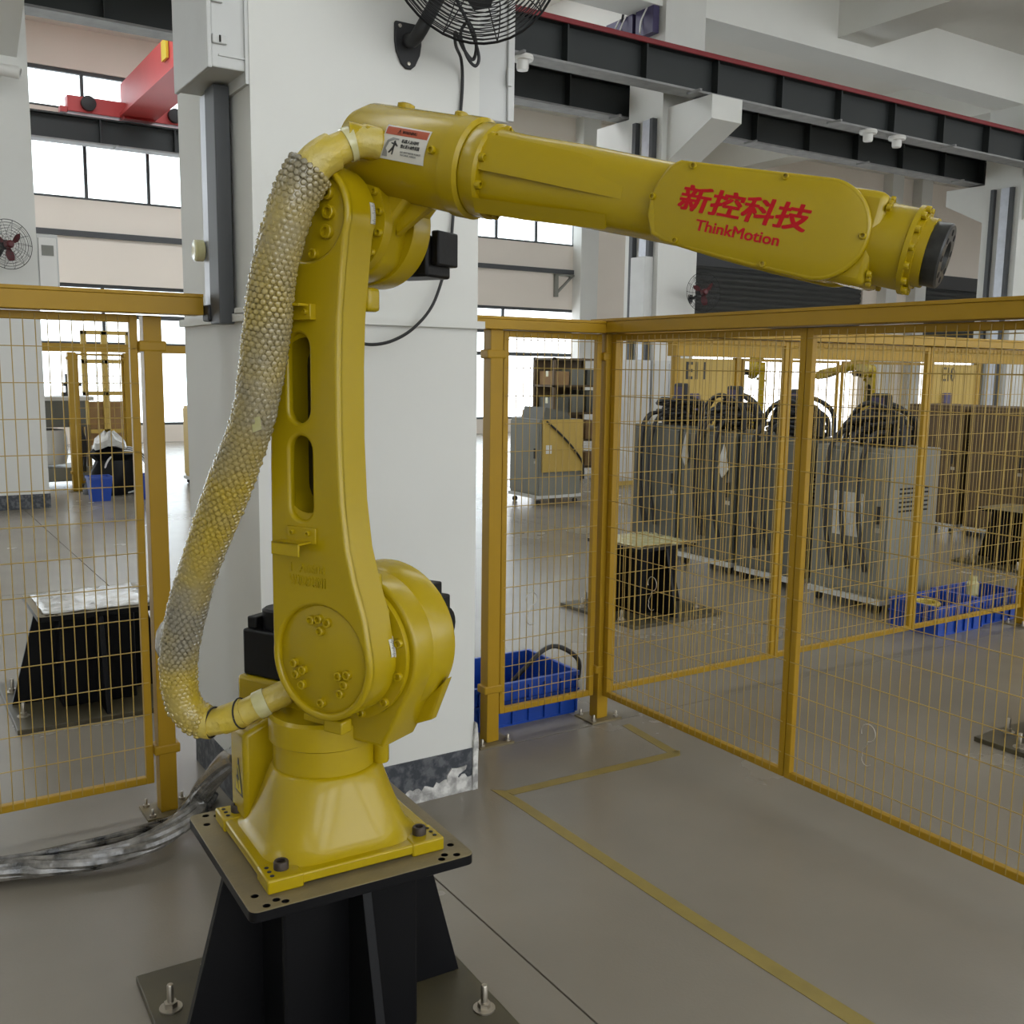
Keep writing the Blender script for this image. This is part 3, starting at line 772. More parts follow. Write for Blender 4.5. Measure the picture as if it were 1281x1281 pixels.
for i in range(14):
    a = 2 * PI * i / 14
    inst('bolt', scr_t, ROB, FA((0.842, 0.0655 * math.cos(a), 0.0655 * math.sin(a))), rot_to(FX))
for sy_ in (-1, 1):
    for hz in (-1, 1):
        for k in range(3):
            inst('bolt', scr_t, ROB, FA((0.790, sy_ * (0.058 - 0.007 * k), hz * (0.052 + 0.007 * k))), rot_to(FX))
fl = MB(FA).lathe([(0.02, 0.862), (0.050, 0.862), (0.051, 0.864), (0.051, 0.886), (0.048, 0.889), (0.024, 0.889), (0.022, 0.882), (0.005, 0.882)], (0, 0, 0), (1, 0, 0), 40).build('tool_flange', 'flange', ROB)
fl['label'] = 'black round tool flange'
fh = MB().lathe([(0.005, 0), (0.005, 0.0008), (0.0003, 0.001)], (0, 0, 0), (0, 0, 1), 10).mesh('flange_hole'); fh.materials.append(M['hole'])
for i in range(8):
    a = 2 * PI * i / 8 + 0.2
    inst('flange_hole', fh, ROB, FA((0.8890, 0.037 * math.cos(a), 0.037 * math.sin(a))), rot_to(FX))

# motors
MB(RL).box(-0.262, -0.13, 0.0, 0.13, 0.838, 0.955).build('motor', 'motor', ROB, bevel=0.006)
MB(RL).lathe([(0.045, 0.955), (0.045, 1.0), (0.038, 1.005), (0.01, 1.005)], (-0.195, 0.065, 0), (0, 0, 1), 20).build('motor_cap', 'motor', ROB)
MB(RL).box(-0.255, -0.225, 0.01, 0.07, 0.955, 0.985).build('motor_plug', 'motor', ROB, bevel=0.004)
MB(RL).box(-0.275, -0.02, -0.01, 0.14, 0.745, 0.838).build('motor_mount', 'robot', ROB, bevel=0.01)
MB(RL).box(T2 - 0.06, T2 + 0.085, 0.105, 0.22, Z2 - 0.06, Z2 + 0.085).build('motor', 'motor', ROB, bevel=0.006)
MB(RL).lathe([(0.045, 0.0), (0.045, 0.02), (0.035, 0.025), (0.01, 0.025)], (T2 + 0.085, 0.165, Z2 + 0.02), (1, 0, 0), 20).build('motor_cap', 'motor', ROB)
MB(RL).box(T2 + 0.02, T2 + 0.08, 0.13, 0.19, Z2 + 0.085, Z2 + 0.12).build('motor_plug', 'motor', ROB, bevel=0.004)
MB(RL).box(T3 + 0.0, T3 + 0.12, 0.095, 0.19, Z3 - 0.105, Z3 - 0.015).build('motor', 'motor', ROB, bevel=0.006)
MB(RL).box(T3 + 0.12, T3 + 0.14, 0.11, 0.19, Z3 - 0.08, Z3 - 0.005).build('motor_plug', 'motor', ROB, bevel=0.004)
# hose connector on the upper housing
MB(FA).lathe([(0.034, 0.0), (0.034, 0.05), (0.03, 0.055), (0.03, 0.085)], (-0.205, -0.065, 0.005), (-0.55, -0.85, 0.0), 24).build('hose_connector', 'robot', ROB)

# ------------------------------------------------------------------ wrapped hose bundle
hp_l = [(-0.060, -0.06, 0.845), (-0.097, -0.10, 0.822), (-0.145, -0.13, 0.795), (-0.215, -0.165, 0.772), (-0.262, -0.19, 0.815), (-0.262, -0.20, 0.930), (-0.215, -0.20, 1.085), (-0.153, -0.205, 1.207),
        (-0.069, -0.21, 1.357), (0.0065, -0.217, 1.496), (0.046, -0.220, 1.645), (0.076, -0.222, 1.787), (0.120, -0.215, 1.915), (0.155, -0.185, 1.995), (0.190, -0.135, 2.035), (0.215, -0.110, 2.045), (0.238, -0.085, 2.043)]
hp = smooth_path([RL(p) for p in hp_l], 10)
HB = thing('hose_bundle', 'thick yellow hose in bubble wrap looping down the left of the robot', 'hose', hp[0][:])
MB().tube(hp, lambda t: 0.030 + 0.004 * math.sin(min(1, max(0, (t - 0.1) / 0.8)) * PI), 20).build('hose', 'hose', HB)
n = len(hp)
cum = [0.0]
for i in range(1, n): cum.append(cum[-1] + (hp[i] - hp[i - 1]).length)
Lh = cum[-1]
def at_len(d):
    for i in range(1, n):
        if cum[i] >= d:
            f = (d - cum[i - 1]) / (cum[i] - cum[i - 1]); return hp[i - 1].lerp(hp[i], f), (hp[i] - hp[i - 1]).normalized()
    return hp[-1], (hp[-1] - hp[-2]).normalized()
random.seed(11)
bub = MB(); d = 0.30 * 1.0; row = 0
d0, d1 = 0.215, Lh - 0.16
d = d0
while d < d1:
    c, tg = at_len(d)
    x = (Vector((0, 0, 1)) if abs(tg.z) < 0.8 else -Wd).cross(tg).normalized(); y = tg.cross(x)
    R = 0.0395 + 0.0016 * math.sin(d * 17) + 0.004 * min(1, max(0, (d - 0.45) / 0.3))
    for k in range(20):
        a = 2 * PI * (k + 0.5 * (row % 2)) / 20
        nv = x * math.cos(a) + y * math.sin(a)
        bub.dome(c + nv * (R - 0.001) + tg * random.uniform(-0.001, 0.001), nv, random.uniform(0.0062, 0.0078), random.uniform(0.6, 1.05))
    d += 0.0108; row += 1
q = bub.build('bubble_wrap', 'bubble', HB); q['kind'] = 'stuff'; q['label'] = 'clear bubble wrap around the hose'
segs = [at_len(d0 + (d1 - d0) * i / 60)[0] for i in range(61)]
MB().tube(segs, lambda t: 0.0392 + 0.0012 * math.sin(t * 29) + 0.004 * min(1, max(0, (t - 0.16) / 0.2)), 20).build('wrap_sheet', 'bubble', HB)
for (da, db, rr, m) in ((0.05, 0.075, 0.0335, 'tapeband'), (0.11, 0.165, 0.034, 'hose'), (0.195, 0.225, 0.0385, 'hose'), (Lh - 0.175, Lh - 0.10, 0.0375, 'hose'), (Lh - 0.07, Lh - 0.05, 0.034, 'tapeband')):
    MB().tube([at_len(da + (db - da) * i / 6)[0] for i in range(7)], rr, 20).build('tape_band', m, HB)
for dd in (0.118, 0.19, Lh - 0.165):
    c, tg = at_len(dd); x, y, a = frame_to(tg + Vector((0.1, 0.2, 0.1)))
    MB().tube([c + (x * math.cos(t) + y * math.sin(t)) * 0.0352 for t in [2 * PI * i / 24 for i in range(25)]], 0.0022, 6, cap=False).build('cable_tie', 'rubber', HB)
# loose flap of film
c, tg = at_len(0.47)
fv = []
for i in range(7):
    for j in range(5):
        cc, t2 = at_len(0.40 + 0.14 * i / 6)
        out = (-U * 1.0 - Wd * 0.25).normalized()
        wdt = 0.034 + 0.0095 * j * math.sin(PI * min(1, (i + 0.6) / 6))
        fv.append(cc + out * wdt - Wd * (0.020 - 0.004 * j) + Vector((0, 0, -0.004 * j)) + Wd * 0.003 * math.sin(i * 1.7 + j))
ff = [(i * 5 + j, i * 5 + j + 1, (i + 1) * 5 + j + 1, (i + 1) * 5 + j) for i in range(6) for j in range(4)]
fo = MB().add(fv, ff).build('film_flap', 'film', HB)
sd = fo.modifiers.new('thickness', 'SOLIDIFY'); sd.thickness = 0.0015
c, tg = at_len(1.02)
MB().add([c + U * 0.035 - Wd * 0.03 + Vector((0, 0, z)) + U * q2 for (q2, z) in ((-0.012, 0.0), (0.012, 0.004), (0.016, -0.022), (-0.008, -0.03))] + [c + U * 0.034 - Wd * 0.028 + Vector((0, 0, z)) + U * q2 for (q2, z) in ((-0.012, 0.0), (0.012, 0.004), (0.016, -0.022), (-0.008, -0.03))],
         [(0, 1, 2, 3), (7, 6, 5, 4), (0, 4, 5, 1), (1, 5, 6, 2), (2, 6, 7, 3), (3, 7, 4, 0)]).build('tape_scrap', 'tapeband', HB, smooth=False)

# ================================================================== PEDESTALS
def make_pedestal(cx, cy, label):
    t = thing('robot_pedestal', label, 'pedestal', (cx, cy, 0), 'black steel robot pedestals')
    W2 = 0.264
    hol = []
    for sx in (-1, 1):
        for sy_ in (-1, 1):
            for (a, b) in ((0.200, 0.232), (0.225, 0.245), (0.235, 0.195), (0.185, 0.247)):
                hol.append(arc(sx * a, sy_ * b, 0.0085, 0, 337, 15))
    r = 0.02
    sq = []
    for k, (sx, sy_) in enumerate(((1, 1), (-1, 1), (-1, -1), (1, -1))):
        sq += arc(sx * (W2 - r), sy_ * (W2 - r), r, 90 * k, 90 * k + 90, 5)
    me = curve_mesh([sq] + hol, 0.024, 0.001, res=0)
    me.transform(Matrix.Translation((0, 0, 0.470)))
    fix(me, True, 30)
    me.materials.clear(); me.materials.append(M['plate']); me.materials.append(M['black'])
    for p in me.polygons:
        if p.normal.z < 0.5: p.material_index = 1
    ob = bpy.data.objects.new('top_plate', me); COL.objects.link(ob); ob.parent = t; ORG[ob] = ORG[t]
    tp = lambda v: Vector((cx + v[0], cy + v[1], v[2]))
    MB(tp).box(-0.165, 0.165, -0.165, 0.165, 0.022, 0.458).build('column', 'black', t, smooth=False, bevel=0.008)
    for k in range(4):
        a = PI / 2 * k; c, s_ = round(math.cos(a)), round(math.sin(a))
        def rt(p, kk, c=c, s_=s_):
            y = -0.011 if kk == 0 else 0.011
            return (p[0] * c - y * s_, p[0] * s_ + y * c, p[1])
        MB(tp).prism([(0.16, 0.022), (0.16, 0.458), (0.245, 0.458), (0.36, 0.022)], rt).build('rib', 'black', t, smooth=False, bevel=0.002)
    MB(tp).box(-0.383, 0.383, -0.383, 0.383, 0.0, 0.022).build('base_plate', 'plate_dark', t, smooth=False, bevel=0.003)
    for (x, y) in ((-0.335, 0.2), (-0.335, -0.2), (0.335, 0.2), (0.335, -0.19), (0.2, 0.335), (-0.2, 0.335)):
        b = MB(tp).lathe([(0.028, 0.022), (0.028, 0.026), (0.0165, 0.027)], (x, y, 0), (0, 0, 1), 20)
        b.lathe([(0.0165, 0.026), (0.0165, 0.040), (0.0085, 0.041)], (x, y, 0), (0, 0, 1), 6)
        b.lathe([(0.0085, 0.04), (0.0085, 0.083), (0.007, 0.086)], (x, y, 0), (0, 0, 1), 14)
        b.build('anchor_bolt', 'steel', t)
    return t
PED = make_pedestal(0.877, 2.158, 'black steel pedestal with a dusty top plate under the yellow robot')
PED.rotation_euler = (0, 0, math.radians(-1.6))
copy_tree(PED, (0.86, 5.03, 0), 0, 'empty black pedestal behind the left fence panel')
copy_tree(PED, (4.33, 5.08, 0), 0.03, 'empty black pedestal in front of the grey control cabinets')
copy_tree(PED, (8.25, 4.75, 0), 0, 'empty black pedestal far behind the blue crates on the right')
copy_tree(PED, (4.42, 2.07, 0), 0, 'pedestal cut off by the right edge, only its base plate corner showing')

random.seed(9)
for (cx, cy, lb, m_) in ((0.86, 5.03, 'crumpled clear film lying on the empty pedestal at left', 'film'), (4.33, 5.08, 'yellowish film lying on the pedestal before the cabinets', 'tapeband')):
    b = MB(); nn = 14; vs = []
    for i in range(nn + 1):
        for j in range(nn + 1):
            vs.append((cx - 0.235 + 0.47 * i / nn, cy - 0.235 + 0.47 * j / nn, 0.4835 + abs(random.gauss(0, 0.005))))
    b.add(vs, [(i * (nn + 1) + j, (i + 1) * (nn + 1) + j, (i + 1) * (nn + 1) + j + 1, i * (nn + 1) + j + 1) for i in range(nn) for j in range(nn)])
    ob = b.build('plastic_film', m_, smooth=True, ang=180)
    sd = ob.modifiers.new('thickness', 'SOLIDIFY'); sd.thickness = 0.001
    tag(ob, lb, 'film')

# ================================================================== FENCES
def bar(b, p0, p1, w):
    # square tube between two points
    p0, p1 = Vector(p0), Vector(p1); x, y, a = frame_to(p1 - p0); h = w / 2
    vs = [p + x * i * h + y * j * h for p in (p0, p1) for i, j in ((-1, -1), (1, -1), (1, 1), (-1, 1))]
    return b.add(vs, [(0, 3, 2, 1), (4, 5, 6, 7), (0, 1, 5, 4), (1, 2, 6, 5), (2, 3, 7, 6), (3, 0, 4, 7)])
def fence_panel(p0, p1, z0, z1, label, dx=0.0357, dz=0.116, fw=0.026, wr=0.0018, group='yellow mesh fence panels', m='fence', wm='wire', hz0=None, front=-1):
    p0, p1 = Vector((*p0, 0)), Vector((*p1, 0)); L = (p1 - p0).length; d = (p1 - p0) / L; nrm = Vector((-d.y, d.x, 0)) * front
    t = thing('mesh_fence', label, 'fence', ((p0 + p1) / 2)[:2] + (z0,), group)
    for a, b in ((p0, p0), (p1, p1)):
        bar(MB(), a + d * (fw / 2 if a is p0 else -fw / 2) + Vector((0, 0, z0)), a + d * (fw / 2 if a is p0 else -fw / 2) + Vector((0, 0, z1)), fw).build('stile', m, t, smooth=False, bevel=0.003)
    for z in (z0 + fw / 2, z1 - fw / 2):
        bar(MB(), p0 + d * fw + Vector((0, 0, z)), p1 - d * fw + Vector((0, 0, z)), fw).build('rail', m, t, smooth=False, bevel=0.003)
    off = nrm * (fw / 2 + wr)
    vm = MB().cyl((0, 0, z0 + 0.008), (0, 0, z1 - 0.008), wr, n=6).mesh('wire'); vm.materials.append(M[wm])
    k = int((L - 2 * fw) / dx); st = (L - 2 * fw) / k
    for i in range(1, k):
        q = p0 + d * (fw + st * i) + off
        inst('wire', vm, t, q)
    hm_ = MB().cyl(d * 0.008, d * (L - 0.008), wr, n=6).mesh('wire'); hm_.materials.append(M[wm])
    z = (hz0 if hz0 else z0 + fw + dz * 0.6)
    while z < z1 - 0.03:
        inst('wire', hm_, t, p0 + off * 1.3 + Vector((0, 0, z))); z += dz
    return t
def fence_post(x, y, label, w=0.06, h=1.76, clamps=(0.24, 1.66), m='fence', group='yellow fence posts', cd=(1, 0)):
    t = thing('fence_post', label, 'post', (x, y, 0), group)
    MB().box(x - w / 2, x + w / 2, y - w / 2, y + w / 2, 0.008, h).build('tube', m, t, smooth=False, bevel=0.003)
    MB().box(x - 0.085, x + 0.085, y - 0.07, y + 0.07, 0, 0.008).build('foot_plate', 'plate', t, smooth=False)
    bm = MB().lathe([(0.012, 0), (0.012, 0.008), (0.0055, 0.009), (0.0055, 0.028), (0.004, 0.030)], (0, 0, 0), (0, 0, 1), 8).mesh('anchor_bolt'); bm.materials.append(M['steel'])
    for sx in (-1, 1):
        for sy_ in (-1, 1):
            inst('anchor_bolt', bm, t, (x + sx * 0.064, y + sy_ * 0.05, 0.008))
    for z in clamps:
        k = w / 2 + 0.003
        MB().box(x - k - (0.012 if cd[0] else 0), x + k + (0.012 if cd[0] else 0), y - k - (0.012 if cd[1] else 0), y + k, z - 0.018, z + 0.018).build('clamp', m, t, smooth=False, bevel=0.006)
    return t
def fence_beam(p0, p1, z0, z1, w, label, lid=True, holes=()):
    p0, p1 = Vector((*p0, 0)), Vector((*p1, 0)); d = (p1 - p0).normalized(); nrm = Vector((-d.y, d.x, 0)) * (w / 2)
    t = thing('cable_tray', label, 'cable tray', (p0 + Vector((0, 0, z0)))[:], 'yellow cable trays on the fence')
    def slab(za, zb, k): return MB().add([p0 - nrm * k + Vector((0, 0, za)), p1 - nrm * k + Vector((0, 0, za)), p1 + nrm * k + Vector((0, 0, za)), p0 + nrm * k + Vector((0, 0, za)),
                                          p0 - nrm * k + Vector((0, 0, zb)), p1 - nrm * k + Vector((0, 0, zb)), p1 + nrm * k + Vector((0, 0, zb)), p0 + nrm * k + Vector((0, 0, zb))],
                                         [(0, 3, 2, 1), (4, 5, 6, 7), (0, 1, 5, 4), (1, 2, 6, 5), (2, 3, 7, 6), (3, 0, 4, 7)])
    slab(z0, z1 - 0.012, 1.0).build('trough', 'fence', t, smooth=False, bevel=0.002)
    if lid: slab(z1 - 0.0115, z1, 1.06).build('lid', 'fence', t, smooth=False, bevel=0.001)
    for (q, zz, wd, ht) in holes:
        c = p0 + d * q
        hn = nrm * 1.005
        vs = [c - d * wd / 2 + hn * 1.002 + Vector((0, 0, zz - ht / 2)), c + d * wd / 2 + hn * 1.002 + Vector((0, 0, zz - ht / 2)), c + d * wd / 2 + hn * 1.002 + Vector((0, 0, zz + ht / 2)), c - d * wd / 2 + hn * 1.002 + Vector((0, 0, zz + ht / 2))]
        vs += [v - hn * 0.02 for v in vs]
        MB().add(vs, [(0, 1, 2, 3), (7, 6, 5, 4), (0, 4, 5, 1), (1, 5, 6, 2), (2, 6, 7, 3), (3, 7, 4, 0)]).build('bolt_hole', 'hole', t, smooth=False)
    return t
FY = 3.565
fence_panel((-0.62, FY), (0.795, FY), 0.117, 1.763, 'yellow mesh fence panel at the left edge, left of the pillar', hz0=0.26)
fence_post(0.840, FY, 'yellow fence post left of the pillar, beside the robot hose')
fence_beam((-0.7, 3.515), (0.993, 3.515), 1.766, 1.836, 0.10, 'yellow cable tray over the left fence panel, ending at the pillar', holes=())
FY2 = 3.545
fence_post(2.195, FY2, 'yellow fence post just right of the pillar, by the blue crate')
fence_post(2.790, FY2, 'yellow corner fence post where the two fences meet')
fence_panel((2.238, FY2), (2.748, FY2), 0.118, 1.757, 'narrow yellow mesh fence panel between the pillar-side post and the corner post', dx=0.0345)
fence_beam((1.895, 3.535), (2.735, 3.535), 1.760, 1.812, 0.09, 'short yellow cable tray from the pillar to the corner post')
FX_ = 2.795
fence_panel((FX_, 3.505), (FX_, 2.425), 0.117, 1.757, 'yellow mesh fence panel on the right, next to the corner post')
fence_panel((FX_, 2.421), (FX_, 1.20), 0.117, 1.757, 'yellow mesh fence panel on the right, cut by the picture edge')
fence_beam((2.785, 3.60), (2.785, 1.1), 1.762, 1.822, 0.10, 'long yellow cable tray along the top of the right fence', holes=((0.10, 1.792, 0.012, 0.022), (0.16, 1.792, 0.010, 0.022), (0.25, 1.792, 0.010, 0.010)))
for k, (a, b, lb) in enumerate(((2.84, 3.935, 'yellow mesh fence panel behind the right fence, next to the corner'), (3.94, 5.09, 'yellow mesh fence panel behind the right fence, in front of the grey cabinets'), (5.095, 6.22, 'yellow mesh fence panel behind the right fence, in front of the right blue crates'))):
    fence_panel((a, FY2), (b, FY2), 0.118, 1.757, lb)
fence_post(6.26, FY2, 'yellow fence post at the far right edge')
fence_panel((6.30, FY2), (7.4, FY2), 0.118, 1.757, 'far yellow mesh fence panel past the right edge post')
fence_beam((2.84, 3.535), (7.4, 3.535), 1.760, 1.812, 0.09, 'yellow cable tray over the fence behind, running away to the right')

# wire S-hooks left on the mesh
def s_hook(c, ax, label, sc=1.0):
    pts = []
    for i in range(25):
        t = i / 24
        a = math.radians(200 - 290 * t)
        pts.append((0.028 * math.cos(a), 0.03 * math.sin(a) + 0.045))
    pts += [(-0.004, 0.0), (-0.02, -0.03)]
    for i in range(17):
        a = math.radians(150 + 170 * i / 16)
        pts.append((0.02 * math.cos(a), 0.02 * math.sin(a) - 0.05))
    ax = Vector(ax)
    tag(MB().tube([Vector(c) + ax * p[0] * sc + Vector((0, 0, p[1] * sc)) for p in pts], 0.0016, 6).build('wire_hook', 'steel'), label, 'hook', 'wire S hooks on the fence')
s_hook((2.775, 2.06, 0.36), (0, -1, 0), 'wire hook low on the right fence panel')
s_hook((2.39, 3.525, 0.57), (1, 0, 0), 'wire hook on the narrow panel above the blue crate')
s_hook((2.775, 3.18, 0.66), (0, -1, 0), 'wire hook on the right fence near the corner post')

# floor tape
def tape(pts, label):
    tag(MB().prism(pts, lambda p, k: (p[0], p[1], 0.0005 if k == 0 else 0.0016)).build('floor_tape', 'tape', smooth=False), label, 'tape', 'yellow tape lines on the floor')
tape([(1.935, 3.11), (1.94, 3.02), (1.945, 2.04), (1.975, 1.0), (2.035, 1.0), (1.995, 2.04), (1.985, 2.98), (1.975, 3.075)], 'long yellow tape line running toward the viewer on the floor')
tape([(1.972, 3.072), (1.985, 3.025), (2.80, 2.995), (2.84, 3.04), (2.76, 3.045)], 'yellow tape line crossing the floor in front of the corner post')
tape([(2.775, 3.045), (2.82, 3.02), (2.86, 3.40), (2.815, 3.40)], 'short faded tape line ending by the corner post foot')

# ================================================================== ON THE MAIN PILLAR
# switch box on the left face
SB = thing('switch_box', 'grey metal switch box high on the left side of the pillar', 'switch box', (1.066, 3.35, 2.47))
MB().box(0.955, 1.060, 3.172, 3.54, 2.492, 3.15).build('enclosure', 'cab_light', SB, smooth=False, bevel=0.004)
MB().box(0.940, 0.9545, 3.165, 3.547, 2.487, 3.155).build('door', 'cab_light', SB, smooth=False, bevel=0.004)
MB().box(1.055, 1.066, 3.162, 3.56, 2.455, 3.17).build('mounting_plate', 'cab_light', SB, smooth=False)
h_ = MB().box(0.956, 1.000, 3.160, 3.172, 2.558, 2.585).build('hinge', 'cab_light', SB, smooth=False, bevel=0.003)
MB().cyl((0.978, 3.158, 2.562), (0.978, 3.158, 2.581), 0.003, n=8).build('hinge_pin', 'hole', h_)
MB().box(0.956, 0.99, 3.160, 3.172, 2.675, 2.70).build('hinge', 'cab_light', SB, smooth=False, bevel=0.003)
MB().box(0.975, 1.058, 3.166, 3.172, 2.525, 2.530).build('seam', 'cab_light', SB, smooth=False)
# channel post under it
CH = thing('cable_channel', 'dark grey upright cable channel under the switch box', 'channel', (1.03, 3.4, 1.74))
MB().box(1.005, 1.055, 3.325, 3.43, 1.735, 2.485).build('channel', 'chan', CH, smooth=False, bevel=0.004)
MB().box(1.02, 1.066, 3.445, 3.535, 1.78, 2.485).build('back_strip', 'zinc', CH, smooth=False)
MB().lathe([(0.03, 0.0), (0.036, 0.004), (0.036, 0.03), (0.03, 0.034), (0.008, 0.034)], (1.018, 3.53, 1.985), (-1, 0, 0), 20).build('knob', 'tapeband', CH)
MB().box(0.995, 1.02, 3.42, 3.49, 1.745, 1.80).build('end_clamp', 'rubber', CH, smooth=False, bevel=0.006)
# cabinet on the right side
CB = thing('wall_cabinet', 'narrow white cabinet on the right side of the pillar, above the arm', 'cabinet', (1.95, 3.3, 2.5))
MB().box(1.888, 2.035, 3.19, 3.55, 2.478, 3.2).build('body', 'cab_light', CB, smooth=False, bevel=0.004)
MB().box(2.018, 2.045, 3.178, 3.19, 2.482, 3.2).build('door', 'cab_light', CB, smooth=False, bevel=0.003)
MB().box(2.012, 2.03, 3.170, 3.182, 2.60, 2.66).build('hinge', 'cab_light', CB, smooth=False, bevel=0.002)

def wall_fan(c, nrm, R, label, m_body='rubber', blade='rubber', droop=0.12, cords=False, mount=None, rings=11, spokes=24):
    # c: cage centre, nrm: facing direction, mount: (point on the wall, wall normal)
    c = Vector(c); x, y, a = frame_to(nrm)
    t = thing('wall_fan', label, 'fan', c[:], 'wall fans')
    P = lambda u, v, w: c + x * u + y * v + a * w
    wr = R * 0.0065
    prof = lambda f, sgn: sgn * R * 0.22 * (1 - f ** 3)
    cg = MB()
    for sgn in (-1, 1):
        for k in range(1, rings + 1):
            f = 0.2 + 0.8 * k / rings
            rr = R * f; zz = prof(f, sgn)
            cg.tube([P(rr * math.cos(q), rr * math.sin(q), zz) for q in [2 * PI * i / 40 for i in range(41)]], wr if k < rings else wr * 2.2, 5, cap=False)
        for k in range(spokes):
            q = 2 * PI * k / spokes
            cg.tube([P(R * f * math.cos(q + 0.25 * (1 - f)), R * f * math.sin(q + 0.25 * (1 - f)), prof(f, sgn)) for f in (0.2, 0.45, 0.7, 0.9, 1.0)], wr, 5, cap=False)
    cg.build('cage', m_body, t)
    bl = MB()
    for k in range(3):
        q0 = 2 * PI * k / 3 + 0.5
        vs = []
        for i in range(7):
            f = 0.15 + 0.52 * i / 6
            wdt = 0.30 * math.sin(PI * (0.2 + 0.75 * i / 6)) + 0.05
            for sgn in (-1, 1):
                q = q0 + sgn * wdt + 0.3 * f
                vs.append(P(R * f * math.cos(q), R * f * math.sin(q), sgn * R * 0.07))
        nb = len(vs)
        vs2 = vs + [v + a * R * 0.015 for v in vs]
        fs = []
        for i in range(6):
            k2 = 2 * i
            fs += [(k2, k2 + 1, k2 + 3, k2 + 2), (nb + k2, nb + k2 + 2, nb + k2 + 3, nb + k2 + 1), (k2, k2 + 2, nb + k2 + 2, nb + k2), (k2 + 1, nb + k2 + 1, nb + k2 + 3, k2 + 3)]
        fs += [(0, nb, nb + 1, 1), (nb - 2, nb - 1, 2 * nb - 1, 2 * nb - 2)]
        b1 = MB().add(vs2, fs).build('blade', blade, t)
    MB().lathe([(R * 0.05, -R * 0.12), (R * 0.16, -R * 0.10), (R * 0.16, R * 0.18), (R * 0.10, R * 0.24), (R * 0.02, R * 0.25)], c, a, 20).build('hub', blade, t)
    MB().lathe([(R * 0.08, 0), (R * 0.19, -R * 0.06), (R * 0.21, -R * 0.32), (R * 0.15, -R * 0.45), (R * 0.03, -R * 0.47)], c - a * R * 0.1, a, 20).build('motor', m_body, t)
    if mount:
        mp, mn = Vector(mount[0]), Vector(mount[1]).normalized()
        x2, y2, a2 = frame_to(mn)
        pl = [(0.5, 0.62), (-0.5, 0.62), (-0.56, 0.55), (-0.56, -0.1), (-0.5, -0.45), (-0.3, -0.85), (-0.12, -1.0), (0.12, -1.0), (0.3, -0.85), (0.5, -0.45), (0.56, -0.1), (0.56, 0.55)]
        sc = R * 0.30
        MB().prism([(p[0] * sc, p[1] * sc) for p in pl], lambda p, k: mp + x2 * p[0] + Vector((0, 0, p[1])) + a2 * (0.0 if k == 0 else R * 0.03)).build('wall_plate', m_body, t, bevel=0.004)
        for (u, v) in ((0.36, 0.45), (-0.36, 0.45), (0, -0.82)):
            MB().lathe([(R * 0.022, 0), (R * 0.02, R * 0.015), (0.001, R * 0.018)], mp + x2 * u * sc + Vector((0, 0, v * sc)) + a2 * R * 0.03, a2, 10).build('screw', 'steel', t)
        e = c - a * R * 0.35
        MB().tube(smooth_path([mp + a2 * R * 0.02, mp + a2 * R * 0.25 + Vector((0, 0, -0.0)), mp.lerp(e, 0.7) + Vector((0, 0, -0.02)), e], 6), R * 0.075, 12).build('arm', m_body, t)
    return t
fan = wall_fan((1.70, 2.88, 2.925), (-0.16, -0.95, -0.12), 0.30, 'black wall fan at the top edge, mounted on the main pillar', mount=((1.605, 3.158, 2.675), (0, -1, 0)), rings=20, spokes=10)
# bundled cord under the fan
cordp = smooth_path([(1.64, 2.93, 2.84), (1.66, 2.93, 2.76), (1.70, 2.93, 2.70), (1.745, 2.95, 2.645), (1.765, 2.96, 2.60), (1.75, 2.96, 2.575), (1.72, 2.96, 2.60), (1.69, 2.95, 2.66), (1.72, 2.95, 2.70), (1.76, 2.97, 2.65), (1.755, 2.98, 2.60), (1.72, 2.98, 2.625),
                     (1.70, 3.0, 2.68), (1.735, 3.06, 2.66), (1.79, 3.12, 2.64), (1.812, 3.148, 2.58), (1.806, 3.148, 2.48), (1.791, 3.148, 2.31), (1.768, 3.145, 2.03), (1.748, 3.14, 1.96), (1.685, 3.12, 1.82), (1.60, 3.10, 1.735), (1.52, 3.10, 1.69), (1.45, 3.11, 1.675), (1.40, 3.13, 1.685), (1.36, 3.15, 1.72), (1.35, 3.15, 1.745)], 8)
tag(MB().tube(cordp, 0.0055, 8).build('fan_cord', 'rubber'), 'black looped power cord hanging from the fan and sagging down the pillar', 'cord')

# ------------------------------------------------------------------ film-wrapped cables on the floor
random.seed(5)
def cable_run(pts, R, strands, label, m='foil', tw=3.0):
    P = smooth_path(pts, 10)
    t = thing('cable_bundle', label, 'cable', P[0][:], 'film-wrapped floor cables')
    for k in range(strands):
        path = []
        ph = 2 * PI * k / strands
        for i, p in enumerate(P):
            f = i / (len(P) - 1)
            d_ = (P[min(i + 1, len(P) - 1)] - P[max(i - 1, 0)]).normalized()
            x, y, _ = frame_to(d_)
            rr = R * (0.62 + 0.2 * math.sin(5 * f + k))
            q = p + (x * math.cos(ph + tw * f * 2) * 1.25 + y * math.sin(ph + tw * f * 2) * 0.75) * rr
            q.z = max(q.z, R * 0.47)
            path.append(q)
        MB().tube(path, R * 0.46, 8).build('strand', m, t)
cable_run([(-0.15, 3.36, 0.035), (0.27, 3.30, 0.035), (0.40, 3.26, 0.035), (0.55, 3.22, 0.04), (0.70, 3.23, 0.05), (0.83, 3.30, 0.07), (0.90, 3.36, 0.11), (0.91, 3.20, 0.24), (0.86, 2.80, 0.46), (0.78, 2.45, 0.60)], 0.034, 7, 'thick film-wrapped cable bundle climbing from the floor to the robot base')
